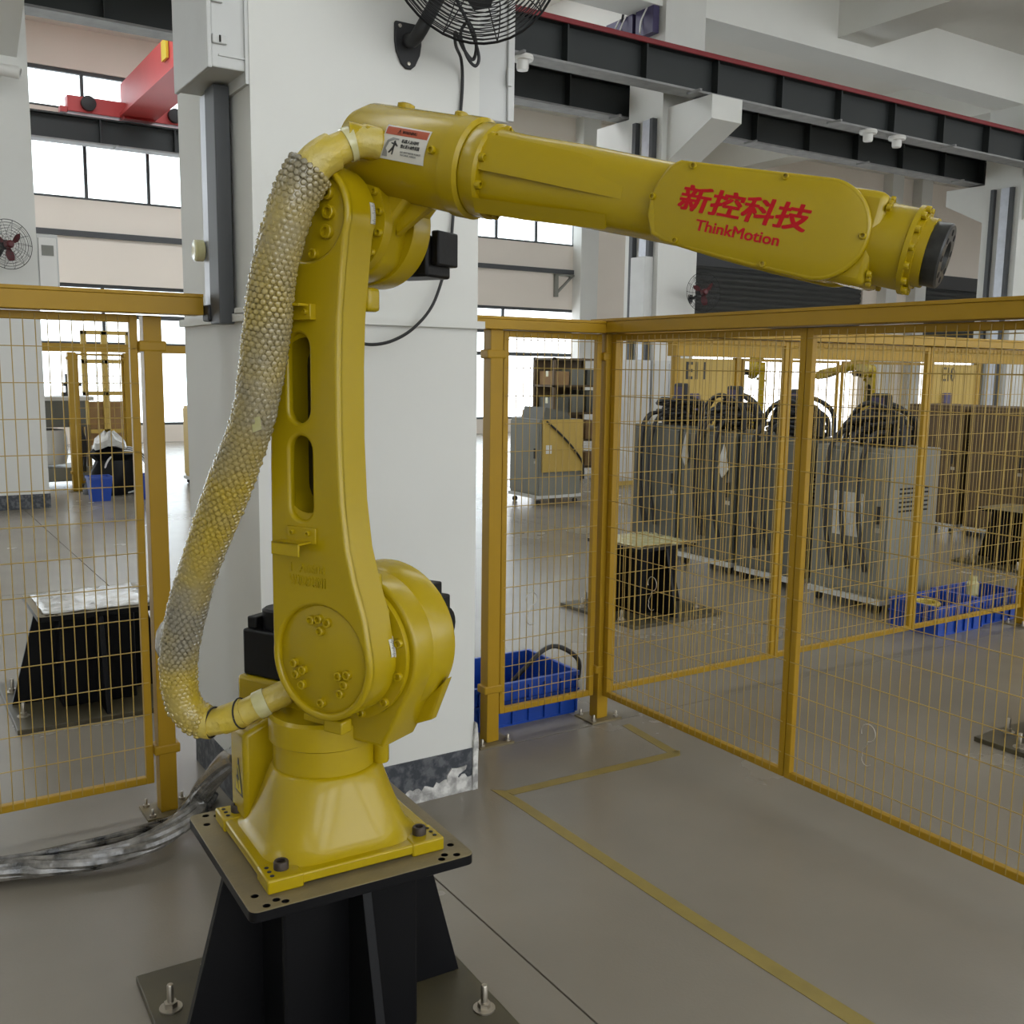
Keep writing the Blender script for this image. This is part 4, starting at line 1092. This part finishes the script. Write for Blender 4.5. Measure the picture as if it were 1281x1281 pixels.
cable_run([(-0.15, 3.46, 0.02), (0.25, 3.40, 0.02), (0.42, 3.38, 0.02), (0.60, 3.39, 0.02), (0.80, 3.42, 0.02), (0.93, 3.46, 0.02), (1.0, 3.58, 0.02)], 0.02, 5, 'thinner film-wrapped cable bundle lying on the floor beside the thick one')

# ================================================================== CRATES
def crate(x0, x1, y0, y1, h, label, rz=0.0):
    cx, cy = (x0 + x1) / 2, (y0 + y1) / 2
    t = thing('storage_crate', label, 'crate', (cx, cy, 0), 'blue plastic crates')
    w = 0.006
    MB().box(x0, x1, y0, y1, 0.0, 0.012).build('bottom', 'blue', t, smooth=False)
    for (a, b, c, d_, nm) in ((x0, x1, y0, y0 + w, 0), (x0, x1, y1 - w, y1, 1), (x0, x0 + w, y0 + w, y1 - w, 2), (x1 - w, x1, y0 + w, y1 - w, 3)):
        MB().box(a, b, c, d_, 0.012, h).build('side', 'blue', t, smooth=False, bevel=0.001)
    lw = 0.014
    for (a, b, c, d_) in ((x0 - lw, x1 + lw, y0 - lw, y0), (x0 - lw, x1 + lw, y1, y1 + lw), (x0 - lw, x0, y0, y1), (x1, x1 + lw, y0, y1)):
        MB().box(a, b, c, d_, h - 0.022, h).build('rim', 'blue', t, smooth=False, bevel=0.002)
        MB().box(a, b, c, d_, h * 0.55, h * 0.55 + 0.008).build('band', 'blue', t, smooth=False)
    n = int((x1 - x0) / 0.085)
    for i in range(n + 1):
        x = x0 + (x1 - x0) * i / n
        for yy in (y0 - lw * 0.8, y1):
            MB().box(x - 0.004, x + 0.004, yy, yy + lw * 0.8, 0.01, h - 0.02).build('rib', 'blue', t, smooth=False)
    n = int((y1 - y0) / 0.085)
    for i in range(n + 1):
        y = y0 + (y1 - y0) * i / n
        for xx in (x0 - lw * 0.8, x1):
            MB().box(xx, xx + lw * 0.8, y - 0.004, y + 0.004, 0.01, h - 0.02).build('rib', 'blue', t, smooth=False)
    t.rotation_euler = (0, 0, rz)
    return t
crate(2.12, 2.74, 3.66, 4.06, 0.205, 'blue plastic crate on the floor behind the narrow fence panel')
crate(5.47, 5.93, 3.62, 3.95, 0.19, 'blue plastic crate behind the right fence, left of two')
crate(5.96, 6.40, 3.66, 3.99, 0.19, 'blue plastic crate behind the right fence, right of two')
tag(MB().tube(smooth_path([(2.5, 3.95, 0.03), (2.6, 3.9, 0.16), (2.8, 3.95, 0.24), (3.0, 4.0, 0.14), (3.05, 4.05, 0.01)], 8), 0.012, 8).build('short_hose', 'rubber'), 'short black hose hanging out of the blue crate by the pillar', 'hose')
for (x, y, lb) in ((5.62, 3.8, 'yellow coil lying in the left of the two right crates'),):
    tag(MB().tube([(x + 0.07 * math.cos(a), y + 0.07 * math.sin(a), 0.14 + 0.012 * a / 6) for a in [i * 0.4 for i in range(40)]], 0.012, 8).build('cable_coil', 'hose'), lb, 'coil')
tag(MB().lathe([(0.04, 0.012), (0.04, 0.24), (0.025, 0.26), (0.025, 0.29), (0.005, 0.29)], (6.1, 3.8, 0), (0, 0, 1), 16).build('spray_can', 'tapeband'), 'yellowish can standing in the rightmost blue crate', 'can')

# ================================================================== CONTROL CABINETS
def cabinet(cx, cy, w, dpt, h, label, door='cab_grey', body='cab_grey', z0=0.10, group='grey robot control cabinets', face='-x', doc=False):
    t = thing('control_cabinet', label, 'cabinet', (cx, cy, 0), group)
    x0, x1, y0, y1 = cx - dpt / 2, cx + dpt / 2, cy - w / 2, cy + w / 2
    MB().box(x0, x1, y0, y1, z0, h).build('body', body, t, smooth=False, bevel=0.006)
    d_ = MB().box(x0 - 0.016, x0 - 0.001, y0 + 0.012, y1 - 0.012, z0 + 0.03, h - 0.03).build('door', door, t, smooth=False, bevel=0.004)
    MB().box(x0 - 0.035, x0 - 0.016, y0 + 0.05, y0 + 0.075, h * 0.55, h * 0.55 + 0.12).build('handle', 'rubber', d_, smooth=False, bevel=0.003)
    MB().box(x0 - 0.02, x0 - 0.016, y0 + 0.04, y0 + 0.085, h * 0.55 - 0.06, h * 0.55 - 0.03).build('lock', 'steel', d_, smooth=False)
    for k in range(6):
        MB().box(cx - dpt * 0.3, cx + dpt * 0.3, y0 - 0.004, y0, h * 0.62 + 0.03 * k, h * 0.62 + 0.03 * k + 0.012).build('vent', 'hole', t, smooth=False)
    if doc:
        MB().box(x0 - 0.022, x0 - 0.0165, cy - 0.12, cy + 0.12, h * 0.45, h * 0.72).build('document_sheet', 'paper', t, smooth=False)
    # dolly with castors
    MB().box(x0 - 0.03, x1 + 0.03, y0, y1, z0 - 0.035, z0).build('dolly', 'cab_light', t, smooth=False)
    wm_ = MB().lathe([(0.01, -0.012), (0.032, -0.012), (0.032, 0.012), (0.01, 0.012)], (0, 0, 0.032), (0, 1, 0), 16).mesh('castor'); wm_.materials.append(M['rubber'])
    for a in (x0 + 0.03, x1 - 0.03):
        for b in (y0 + 0.06, y1 - 0.06):
            inst('castor', wm_, t, (a, b, 0.0))
    return t
cabs = [(5.92, 4.47, 0.62, 0.52, 1.11, 'cab_grey', 'grey control cabinet with a paper notice, nearest of the row behind the fence', True),
        (5.95, 5.22, 0.62, 0.52, 1.12, 'cab_dark', 'dark grey control cabinet, second of the row, with black cables hanging down', False),
        (5.98, 5.92, 0.62, 0.52, 1.13, 'cab_dark', 'dark grey control cabinet, third of the row, behind the hanging bags', False),
        (6.02, 6.60, 0.60, 0.52, 1.14, 'cab_dark', 'dark grey control cabinet at the far end of the row', False)]
for (cx, cy, w, dpt, h, dm, lb, doc) in cabs:
    cabinet(cx, cy, w, dpt, h, lb, dm, 'cab_grey' if dm == 'cab_grey' else 'cab_dark', doc=doc)
random.seed(21)
cl = ['heap of black cables on the nearest grey cabinet', 'heap of black cables on the second grey cabinet', 'heap of black cables on the third grey cabinet', 'heap of black cables on the farthest grey cabinet']
for (cx, cy, w, dpt, h, dm, lb, doc), lb2 in zip(cabs, cl):
    t = thing('cable_heap', lb2, 'cable', (cx, cy, h), 'cable heaps on the cabinets')
    for k in range(14):
        pts = []
        a0 = random.uniform(0, 6.28); rr = random.uniform(0.10, 0.24)
        for i in range(22):
            a = a0 + i * 0.55
            q = rr * (0.75 + 0.25 * math.sin(i * 1.3 + k))
            pts.append((cx + 0.85 * q * math.cos(a), cy + 1.15 * q * math.sin(a), h + 0.035 + 0.013 * k + 0.02 * math.sin(i * 0.9 + k)))
        MB().tube(smooth_path(pts, 3), 0.014, 7).build('cable_loop', 'rubber', t)
    for k in range(5):
        xx = cx + random.uniform(-0.14, 0.14); y0 = cy - random.uniform(0.2, 0.28); y1 = cy + random.uniform(0.2, 0.28); hh = random.uniform(0.2, 0.30)
        MB().tube(smooth_path([(xx, y0, h + 0.02), (xx + 0.02, y0 * 0.8 + cy * 0.2, h + hh * 0.7), (xx - 0.02, cy, h + hh), (xx + 0.02, y1 * 0.8 + cy * 0.2, h + hh * 0.7), (xx, y1, h + 0.02)], 6), 0.018, 7).build('cable_arch', 'rubber', t)
    for k in range(3):
        y = cy + random.uniform(-0.2, 0.2)
        MB().tube(smooth_path([(cx - 0.1, y, h + 0.10), (cx - 0.24, y + 0.02, h + 0.08), (cx - 0.31, y + 0.04, h - 0.1), (cx - 0.33, y + 0.02, h * 0.55), (cx - 0.30, y - 0.03, h * 0.25)], 6), 0.016, 7).build('cable_tail', 'rubber', t)
    # teach pendant standing in the heap
    pd = MB().box(cx - 0.03, cx + 0.03, cy - 0.075, cy + 0.075, h + 0.10, h + 0.36).build('teach_pendant', 'rubber', t, smooth=False, bevel=0.02)
    MB().box(cx - 0.034, cx - 0.029, cy - 0.05, cy + 0.05, h + 0.23, h + 0.33).build('screen', 'purple', pd, smooth=False)
bag = MB().prism([(0, 0.14), (0.035, 0.05), (0.06, -0.05), (0.01, -0.13), (-0.055, -0.06), (-0.03, 0.04)], lambda p, k: (5.682 + (0.0 if k == 0 else 0.012), 5.72 + p[0], 0.90 + p[1]))
tag(bag.build('document_bag', 'paper', smooth=False, bevel=0.003), 'clear bag with papers hanging on the dark cabinets, right of two', 'bag')
bag = MB().prism([(0, 0.15), (0.03, 0.05), (0.045, -0.04), (0.0, -0.12), (-0.04, -0.05), (-0.02, 0.05)], lambda p, k: (5.682 + (0.0 if k == 0 else 0.012), 6.16 + p[0], 0.95 + p[1]))
tag(bag.build('document_bag', 'film', smooth=False, bevel=0.003), 'crumpled clear bag hanging on the dark cabinets, left of two', 'bag')
# a further row of dark cabinets at right
for k, y in enumerate((4.9, 5.6, 6.3)):
    cabinet(9.5, y, 0.62, 0.55, 1.30, ('brown-grey cabinet in the far row at right, nearest', 'brown-grey cabinet in the far row at right, middle one', 'brown-grey cabinet in the far row at right, rearmost')[k], 'rack', 'rack', group='brown-grey cabinets at the right')
# yellow controller cart by the shelves
yc = cabinet(6.95, 10.0, 0.62, 0.6, 1.02, 'controller cart with a yellow side door on castors, seen through the narrow panel', 'cab_grey', 'cab_grey', z0=0.12, group='controller carts')
MB().box(6.68, 7.26, 9.66, 9.69, 0.40, 1.02).build('side_door', 'board', yc, smooth=False, bevel=0.004)
MB().prism([(0.0, 1.02), (0.42, 1.02), (0.36, 1.10), (0.05, 1.16)], lambda p, k: (6.72 + p[0], 9.75 if k == 0 else 10.2, p[1])).build('console', 'cab_dark', yc, smooth=False)
MB().box(6.72, 6.80, 9.655, 9.66, 0.62, 0.72).build('notice', 'paper', yc, smooth=False)
MB().tube(smooth_path([(6.72, 9.65, 1.0), (6.9, 9.64, 0.86), (7.1, 9.64, 0.68), (7.25, 9.65, 0.5), (7.28, 9.66, 0.3)], 8), 0.012, 6).build('cord', 'rubber', yc)
oc = cabinet(3.95, 13.6, 0.6, 0.55, 1.05, 'orange-yellow cart seen between the left post and the pillar', 'board', 'board', group='controller carts')

# ================================================================== FAR CELLS (E11, E10)
FYB = 7.0
def board(x0, x1, z0, z1, y, text, label, tx):
    t = thing('sign_board', label, 'board', ((x0 + x1) / 2, y, 0), 'yellow cell boards')
    MB().box(x0, x1, y - 0.01, y + 0.01, z0, z1).build('sheet', 'board', t, smooth=False)
    for x in (x0 - 0.03, x1 + 0.03):
        MB().box(x - 0.03, x + 0.03, y - 0.03, y + 0.03, 0, 1.738).build('post', 'fence', t, smooth=False)
    me = text_mesh(text, 0.24, 0.16, 0.004, 0.02)
    me.transform(Matrix(((1, 0, 0, tx), (0, 0, -1, y - 0.012), (0, 1, 0, 1.53), (0, 0, 0, 1))) @ Matrix.Identity(4))
    me.transform(Matrix.Translation(-ORG[t])); fix(me, False)
    link('cell_number', me, 'ink', t, ORG[t])
    for xx, r in ((x0 + 0.02, 0.02),):
        MB().box(tx + 0.0, tx + 0.16, y - 0.06, y - 0.012, 1.14, 1.40).build('operator_panel', 'purple', t, smooth=False, bevel=0.02)
    return t
board(6.33, 7.05, 0.95, 1.72, FYB, 'E11', 'yellow board marked E11 behind the cabinets', 6.42)
board(10.12, 10.95, 0.95, 1.72, FYB, 'E10', 'yellow board marked E10 at the right, beyond the fence', 10.30)
board(12.3, 13.1, 0.95, 1.72, FYB, 'E9', 'yellow cell board at the very right picture edge, beyond E10', 12.55)
fence_beam((6.25, FYB), (13.8, FYB), 1.74, 1.86, 0.12, 'yellow cable tray over the E11 and E10 cells')
for k, (a, b, lb) in enumerate(((7.15, 8.55, 'yellow mesh panel of the far cells, right of the E11 board'), (8.6, 10.02, 'yellow mesh panel of the far cells, left of the E10 board'))):
    fence_panel((a, FYB), (b, FYB), 0.12, 1.73, lb, dx=0.09, dz=0.17, wr=0.003, group='far mesh panels')
# robots standing in those cells
for (loc, rz, lb) in (((8.95, 8.55, 0.62), 1.9, 'yellow robot arm in the far cell right of the E11 board'), ((11.0, 8.5, 0.62), 2.6, 'yellow robot arm in the far cell left of the E10 board')):
    r2 = copy_tree(ROB, loc, rz, lb, 'yellow robots in the far cells', skip=('bolt', 'tapped_hole', 'sticker_print', 'sticker_figure', 'sticker_band', 'warning_sticker', 'scale_ticks', 'degree_scale', 'logo_lettering', 'cast_lettering', 'flange_hole', 'warning_triangle', 'bolt_symbol'))
    r2.scale = (0.72, 0.72, 0.72)
    if loc[2]:
        b = thing('robot_plinth', lb.replace('yellow robot arm', 'low black plinth under the robot'), 'plinth', (loc[0], loc[1], 0), 'plinths in the far cells')
        MB().box(loc[0] - 0.25, loc[0] + 0.25, loc[1] - 0.25, loc[1] + 0.25, 0.0, loc[2]).build('slab', 'black', b, smooth=False, bevel=0.005)
        MB().box(loc[0] - 0.3, loc[0] + 0.3, loc[1] - 0.3, loc[1] + 0.3, 0.0, 0.02).build('foot_plate', 'black', b, smooth=False)
# white cupboards and brown racks seen past the corner post
for k, (x, y, lb) in enumerate(((9.10, 11.2, 'white cupboard beyond the corner post, left one'), (9.72, 11.2, 'white cupboard beyond the corner post, right one'))):
    t = thing('cupboard', lb, 'cupboard', (x, y, 0), 'white cupboards by the second pillar')
    MB().box(x - 0.29, x + 0.29, y - 0.25, y + 0.25, 0.06, 1.75).build('body', 'cab_light', t, smooth=False, bevel=0.006)
    MB().box(x - 0.27, x - 0.005, y - 0.268, y - 0.251, 0.1, 1.71).build('door', 'cab_light', t, smooth=False, bevel=0.003)
    MB().box(x + 0.005, x + 0.27, y - 0.268, y - 0.251, 0.1, 1.71).build('door', 'cab_light', t, smooth=False, bevel=0.003)
    MB().box(x - 0.28, x + 0.28, y - 0.24, y + 0.24, 0.0, 0.06).build('plinth', 'board', t, smooth=False)
random.seed(31)
x, y = 8.92, 12.25
t = thing('storage_rack', 'brown storage rack with cartons behind the narrow panel', 'rack', (x, y, 0))
for dx in (-0.45, 0.45):
    for dy in (-0.25, 0.25):
        MB().box(x + dx - 0.02, x + dx + 0.02, y + dy - 0.02, y + dy + 0.02, 0, 1.78).build('upright', 'rack', t, smooth=False)
SHZ = (0.15, 0.55, 0.95, 1.35, 1.74)
for z in SHZ:
    MB().box(x - 0.47, x + 0.47, y - 0.27, y + 0.27, z, z + 0.03).build('shelf', 'rack', t, smooth=False)
MB().box(x - 0.45, x + 0.45, y + 0.26, y + 0.27, 0.1, 1.75).build('back_sheet', 'rack', t, smooth=False)
for zi, sn in ((0, 'bottom'), (1, 'second'), (2, 'third'), (3, 'top')):
    z = SHZ[zi] + 0.031
    for pos, (xa, xb) in (('left', (-0.40, -0.16)), ('middle', (-0.11, 0.12)), ('right', (0.17, 0.40))):
        cm = random.choice(('tan', 'cab_dark', 'tan', 'cab_grey')); hh = random.uniform(0.18, 0.32)
        cn = {'tan': 'tan', 'cab_dark': 'dark grey', 'cab_grey': 'grey'}[cm]
        c = thing('carton', '%s carton on the %s of the %s shelf of the brown rack' % (cn, pos, sn), 'carton', (x + (xa + xb) / 2, y, z), 'cartons on the brown rack')
        MB().box(x + xa, x + xb, y - 0.22, y + 0.2, z, z + hh).build('box', cm, c, smooth=False)
        MB().box(x + xa - 0.002, x + xb + 0.002, y - 0.03, y + 0.03, z + hh * 0.6, z + hh + 0.002).build('tape_strip', 'tapeband', c, smooth=False)

# ================================================================== LEFT BACKGROUND
gt = fence_panel((2.27, 13.5), (2.83, 13.5), 0.1, 1.72, 'narrow yellow mesh gate far behind the left fence', dx=0.09, dz=0.2, wr=0.004, group='far mesh panels')
fence_post(2.22, 13.5, 'far yellow gate post at left, behind the left fence', w=0.10, h=1.735, group='far gate posts')
fence_post(2.88, 13.5, 'far yellow gate post nearer the left fence post', w=0.10, h=1.735, group='far gate posts')
fence_beam((1.75, 13.5), (4.6, 13.5), 1.74, 1.84, 0.1, 'far yellow cable tray over the gate at left')
fence_panel((3.42, 12.2), (4.5, 12.2), 0.0, 1.75, 'dark mesh panel seen between the left post and the pillar', dx=0.07, dz=0.16, wr=0.004, m='cab_dark', wm='cab_dark', group='dark mesh panels')
mc = thing('bench_machine', 'dark machine with a grey drum beside the left pillar', 'machine', (2.05, 14.3, 0))
MB().box(1.75, 2.45, 14.0, 14.6, 0.78, 1.12).build('control_box', 'cab_dark', mc, smooth=False, bevel=0.01)
MB().box(1.70, 2.55, 13.98, 14.65, 1.12, 1.17).build('table_top', 'cab_light', mc, smooth=False)
MB().lathe([(0.05, 0.28), (0.2, 0.30), (0.22, 0.4), (0.22, 0.62), (0.2, 0.74), (0.05, 0.76)], (2.02, 14.2, 0), (0, 0, 1), 24).build('drum', 'cab_light', mc)
MB().box(1.70, 2.55, 13.98, 14.65, 0.08, 0.26).build('base', 'cab_grey', mc, smooth=False, bevel=0.01)
for x in (1.75, 2.45):
    for y in (14.05, 14.55):
        MB().box(x, x + 0.06, y, y + 0.06, 0, 0.8).build('leg', 'rack', mc, smooth=False)
for k in range(4):
    MB().tube(smooth_path([(2.25 + 0.03 * k, 13.97, 0.85), (2.35 + 0.02 * k, 13.93, 0.6), (2.28 + 0.04 * k, 13.95, 0.3), (2.4, 13.97, 0.2)], 6), 0.02, 6).build('hose', 'rubber', mc)
vs_ = thing('vise', 'small dark clamp tool on the machine table at left', 'tool', (2.3, 14.3, 1.17))
MB().box(2.22, 2.42, 14.25, 14.37, 1.17, 1.22).build('foot', 'rubber', vs_, smooth=False)
MB().box(2.27, 2.33, 14.27, 14.35, 1.22, 1.46).build('column', 'rubber', vs_, smooth=False)
MB().box(2.24, 2.46, 14.27, 14.35, 1.30, 1.35).build('jaw', 'rubber', vs_, smooth=False)
hpil = thing('tarp_pile', 'pile of black tarpaulin and coils on the floor by the far gate', 'pile', (2.55, 13.1, 0))
rings = []
for (z, r, ox) in ((0.0, 0.30, 0), (0.12, 0.33, 0.02), (0.28, 0.27, 0.0), (0.42, 0.22, 0.05), (0.50, 0.30, 0.06), (0.58, 0.16, 0.0), (0.64, 0.05, 0.0)):
    rings.append([(2.55 + ox + r * (1 + 0.18 * math.sin(3 * a + 7 * z)) * math.cos(a), 13.1 + r * 0.7 * (1 + 0.15 * math.cos(4 * a + 9 * z)) * math.sin(a), z) for a in [2 * PI * i / 20 for i in range(20)]])
MB().loft(rings).build('tarp', 'black', hpil)
MB().loft([[(2.52 + 0.2 * math.cos(a) * k + 0.02, 13.05 + 0.14 * math.sin(a) * k, z + 0.03 * math.sin(3 * a)) for a in [2 * PI * i / 14 for i in range(14)]] for (k, z) in ((1.0, 0.58), (0.9, 0.66), (0.3, 0.76))]).build('film_sheet', 'film', hpil)
for k in range(5):
    MB().tube([(2.70 + (0.25 + 0.02 * k) * math.cos(a), 12.95 + 0.04 * k, 0.28 + (0.26 + 0.01 * k) * math.sin(a)) for a in [2 * PI * i / 30 for i in range(31)]], 0.012, 6, cap=False).build('hose_coil', 'rubber' if k % 2 else 'lampw', hpil)
for (x, lb) in ((2.30, 'small dark blue bin left of the tarpaulin pile'), (2.86, 'small dark blue bin right of the tarpaulin pile')):
    t = thing('bin', lb, 'bin', (x, 12.5, 0), 'dark blue bins by the far gate')
    MB().loft([[(x + sx * k, 12.5 + sy_ * k, z) for sx, sy_ in ((-1, -1), (1, -1), (1, 1), (-1, 1))] for (k, z) in ((0.10, 0.0), (0.125, 0.26), (0.135, 0.26), (0.135, 0.29), (0.115, 0.29), (0.095, 0.03))], cap=False).build('tub', 'blue', t, smooth=False)
    MB().box(x - 0.1, x + 0.1, 12.4, 12.6, 0.0, 0.02).build('bottom', 'blue', t, smooth=False)
fr = thing('tan_frame', 'tall tan wooden frame by the windows behind the far gate', 'frame', (3.3, 17.0, 0))
for x in (2.95, 3.25, 3.62):
    MB().box(x, x + 0.08, 17.0, 17.08, 0, 2.1).build('upright', 'board', fr, smooth=False)
for z in (0.5, 1.1, 1.6, 2.05):
    MB().box(2.95, 3.7, 17.0, 17.06, z, z + 0.06).build('crossbar', 'board', fr, smooth=False)
MB().box(2.9, 3.75, 17.1, 17.13, 0.3, 1.0).build('panel', 'tan', fr, smooth=False)

# fans, security camera and small fittings on far pillars
wall_fan((1.38, 11.72, 2.80), (0.35, -0.93, 0.0), 0.25, 'far wall fan with maroon blades at the left edge', blade='fanred', mount=((1.25, 12.1, 2.60), (0, -1, 0)), rings=7, spokes=14)
wall_fan((11.05, 11.7, 2.82), (-0.2, -0.97, 0.0), 0.30, 'far wall fan with maroon blades on the second pillar', blade='fanred', mount=((11.15, 12.1, 2.75), (0, -1, 0)), rings=6, spokes=14)
sc_ = thing('security_camera', 'small white security camera on the left pillar', 'camera', (1.45, 11.9, 4.5))
MB().lathe([(0.055, 0.0), (0.06, 0.02), (0.06, 0.24), (0.045, 0.25), (0.04, 0.23), (0.01, 0.23)], (1.36, 11.90, 4.56), (0.92, -0.3, -0.12), 20).build('housing', 'lampw', sc_)
MB().lathe([(0.035, 0), (0.03, 0.01), (0.005, 0.012)], (1.36 + 0.92 * 0.235, 11.90 - 0.3 * 0.235, 4.56 - 0.12 * 0.235), (0.92, -0.3, -0.12), 16).build('lens', 'rubber', sc_)
MB().cyl((1.36, 12.06, 4.42), (1.42, 11.93, 4.53), 0.02, n=10).build('arm', 'lampw', sc_)
MB().lathe([(0.06, 0), (0.06, 0.03), (0.03, 0.04)], (1.36, 12.095, 4.42), (0, -1, 0), 16).build('base', 'lampw', sc_)
mb_ = thing('meter_box', 'clear white meter box on the right edge of the left pillar', 'box', (1.78, 12.3, 2.4))
MB().box(1.70, 1.92, 12.15, 12.45, 2.28, 2.98).build('case', 'cab_light', mb_, smooth=False, bevel=0.01)
MB().box(1.72, 1.90, 12.135, 12.15, 2.32, 2.94).build('cover', 'lampw', mb_, smooth=False, bevel=0.006)
MB().box(1.75, 1.87, 12.125, 12.135, 2.75, 2.86).build('display', 'cab_grey', mb_, smooth=False)
br = thing('shelf_bracket', 'grey triangular bracket on the window wall right of the pillar', 'bracket', (15.2, 21.45, 3.7))
MB().box(15.1, 15.85, 21.42, 21.5, 3.98, 4.03).build('arm', 'cab_grey', br, smooth=False)
MB().box(15.1, 15.2, 21.42, 21.5, 3.45, 4.0).build('upright', 'cab_grey', br, smooth=False)
bar(MB(), (15.18, 21.46, 3.55), (15.65, 21.46, 3.99), 0.05).build('brace', 'cab_grey', br, smooth=False)
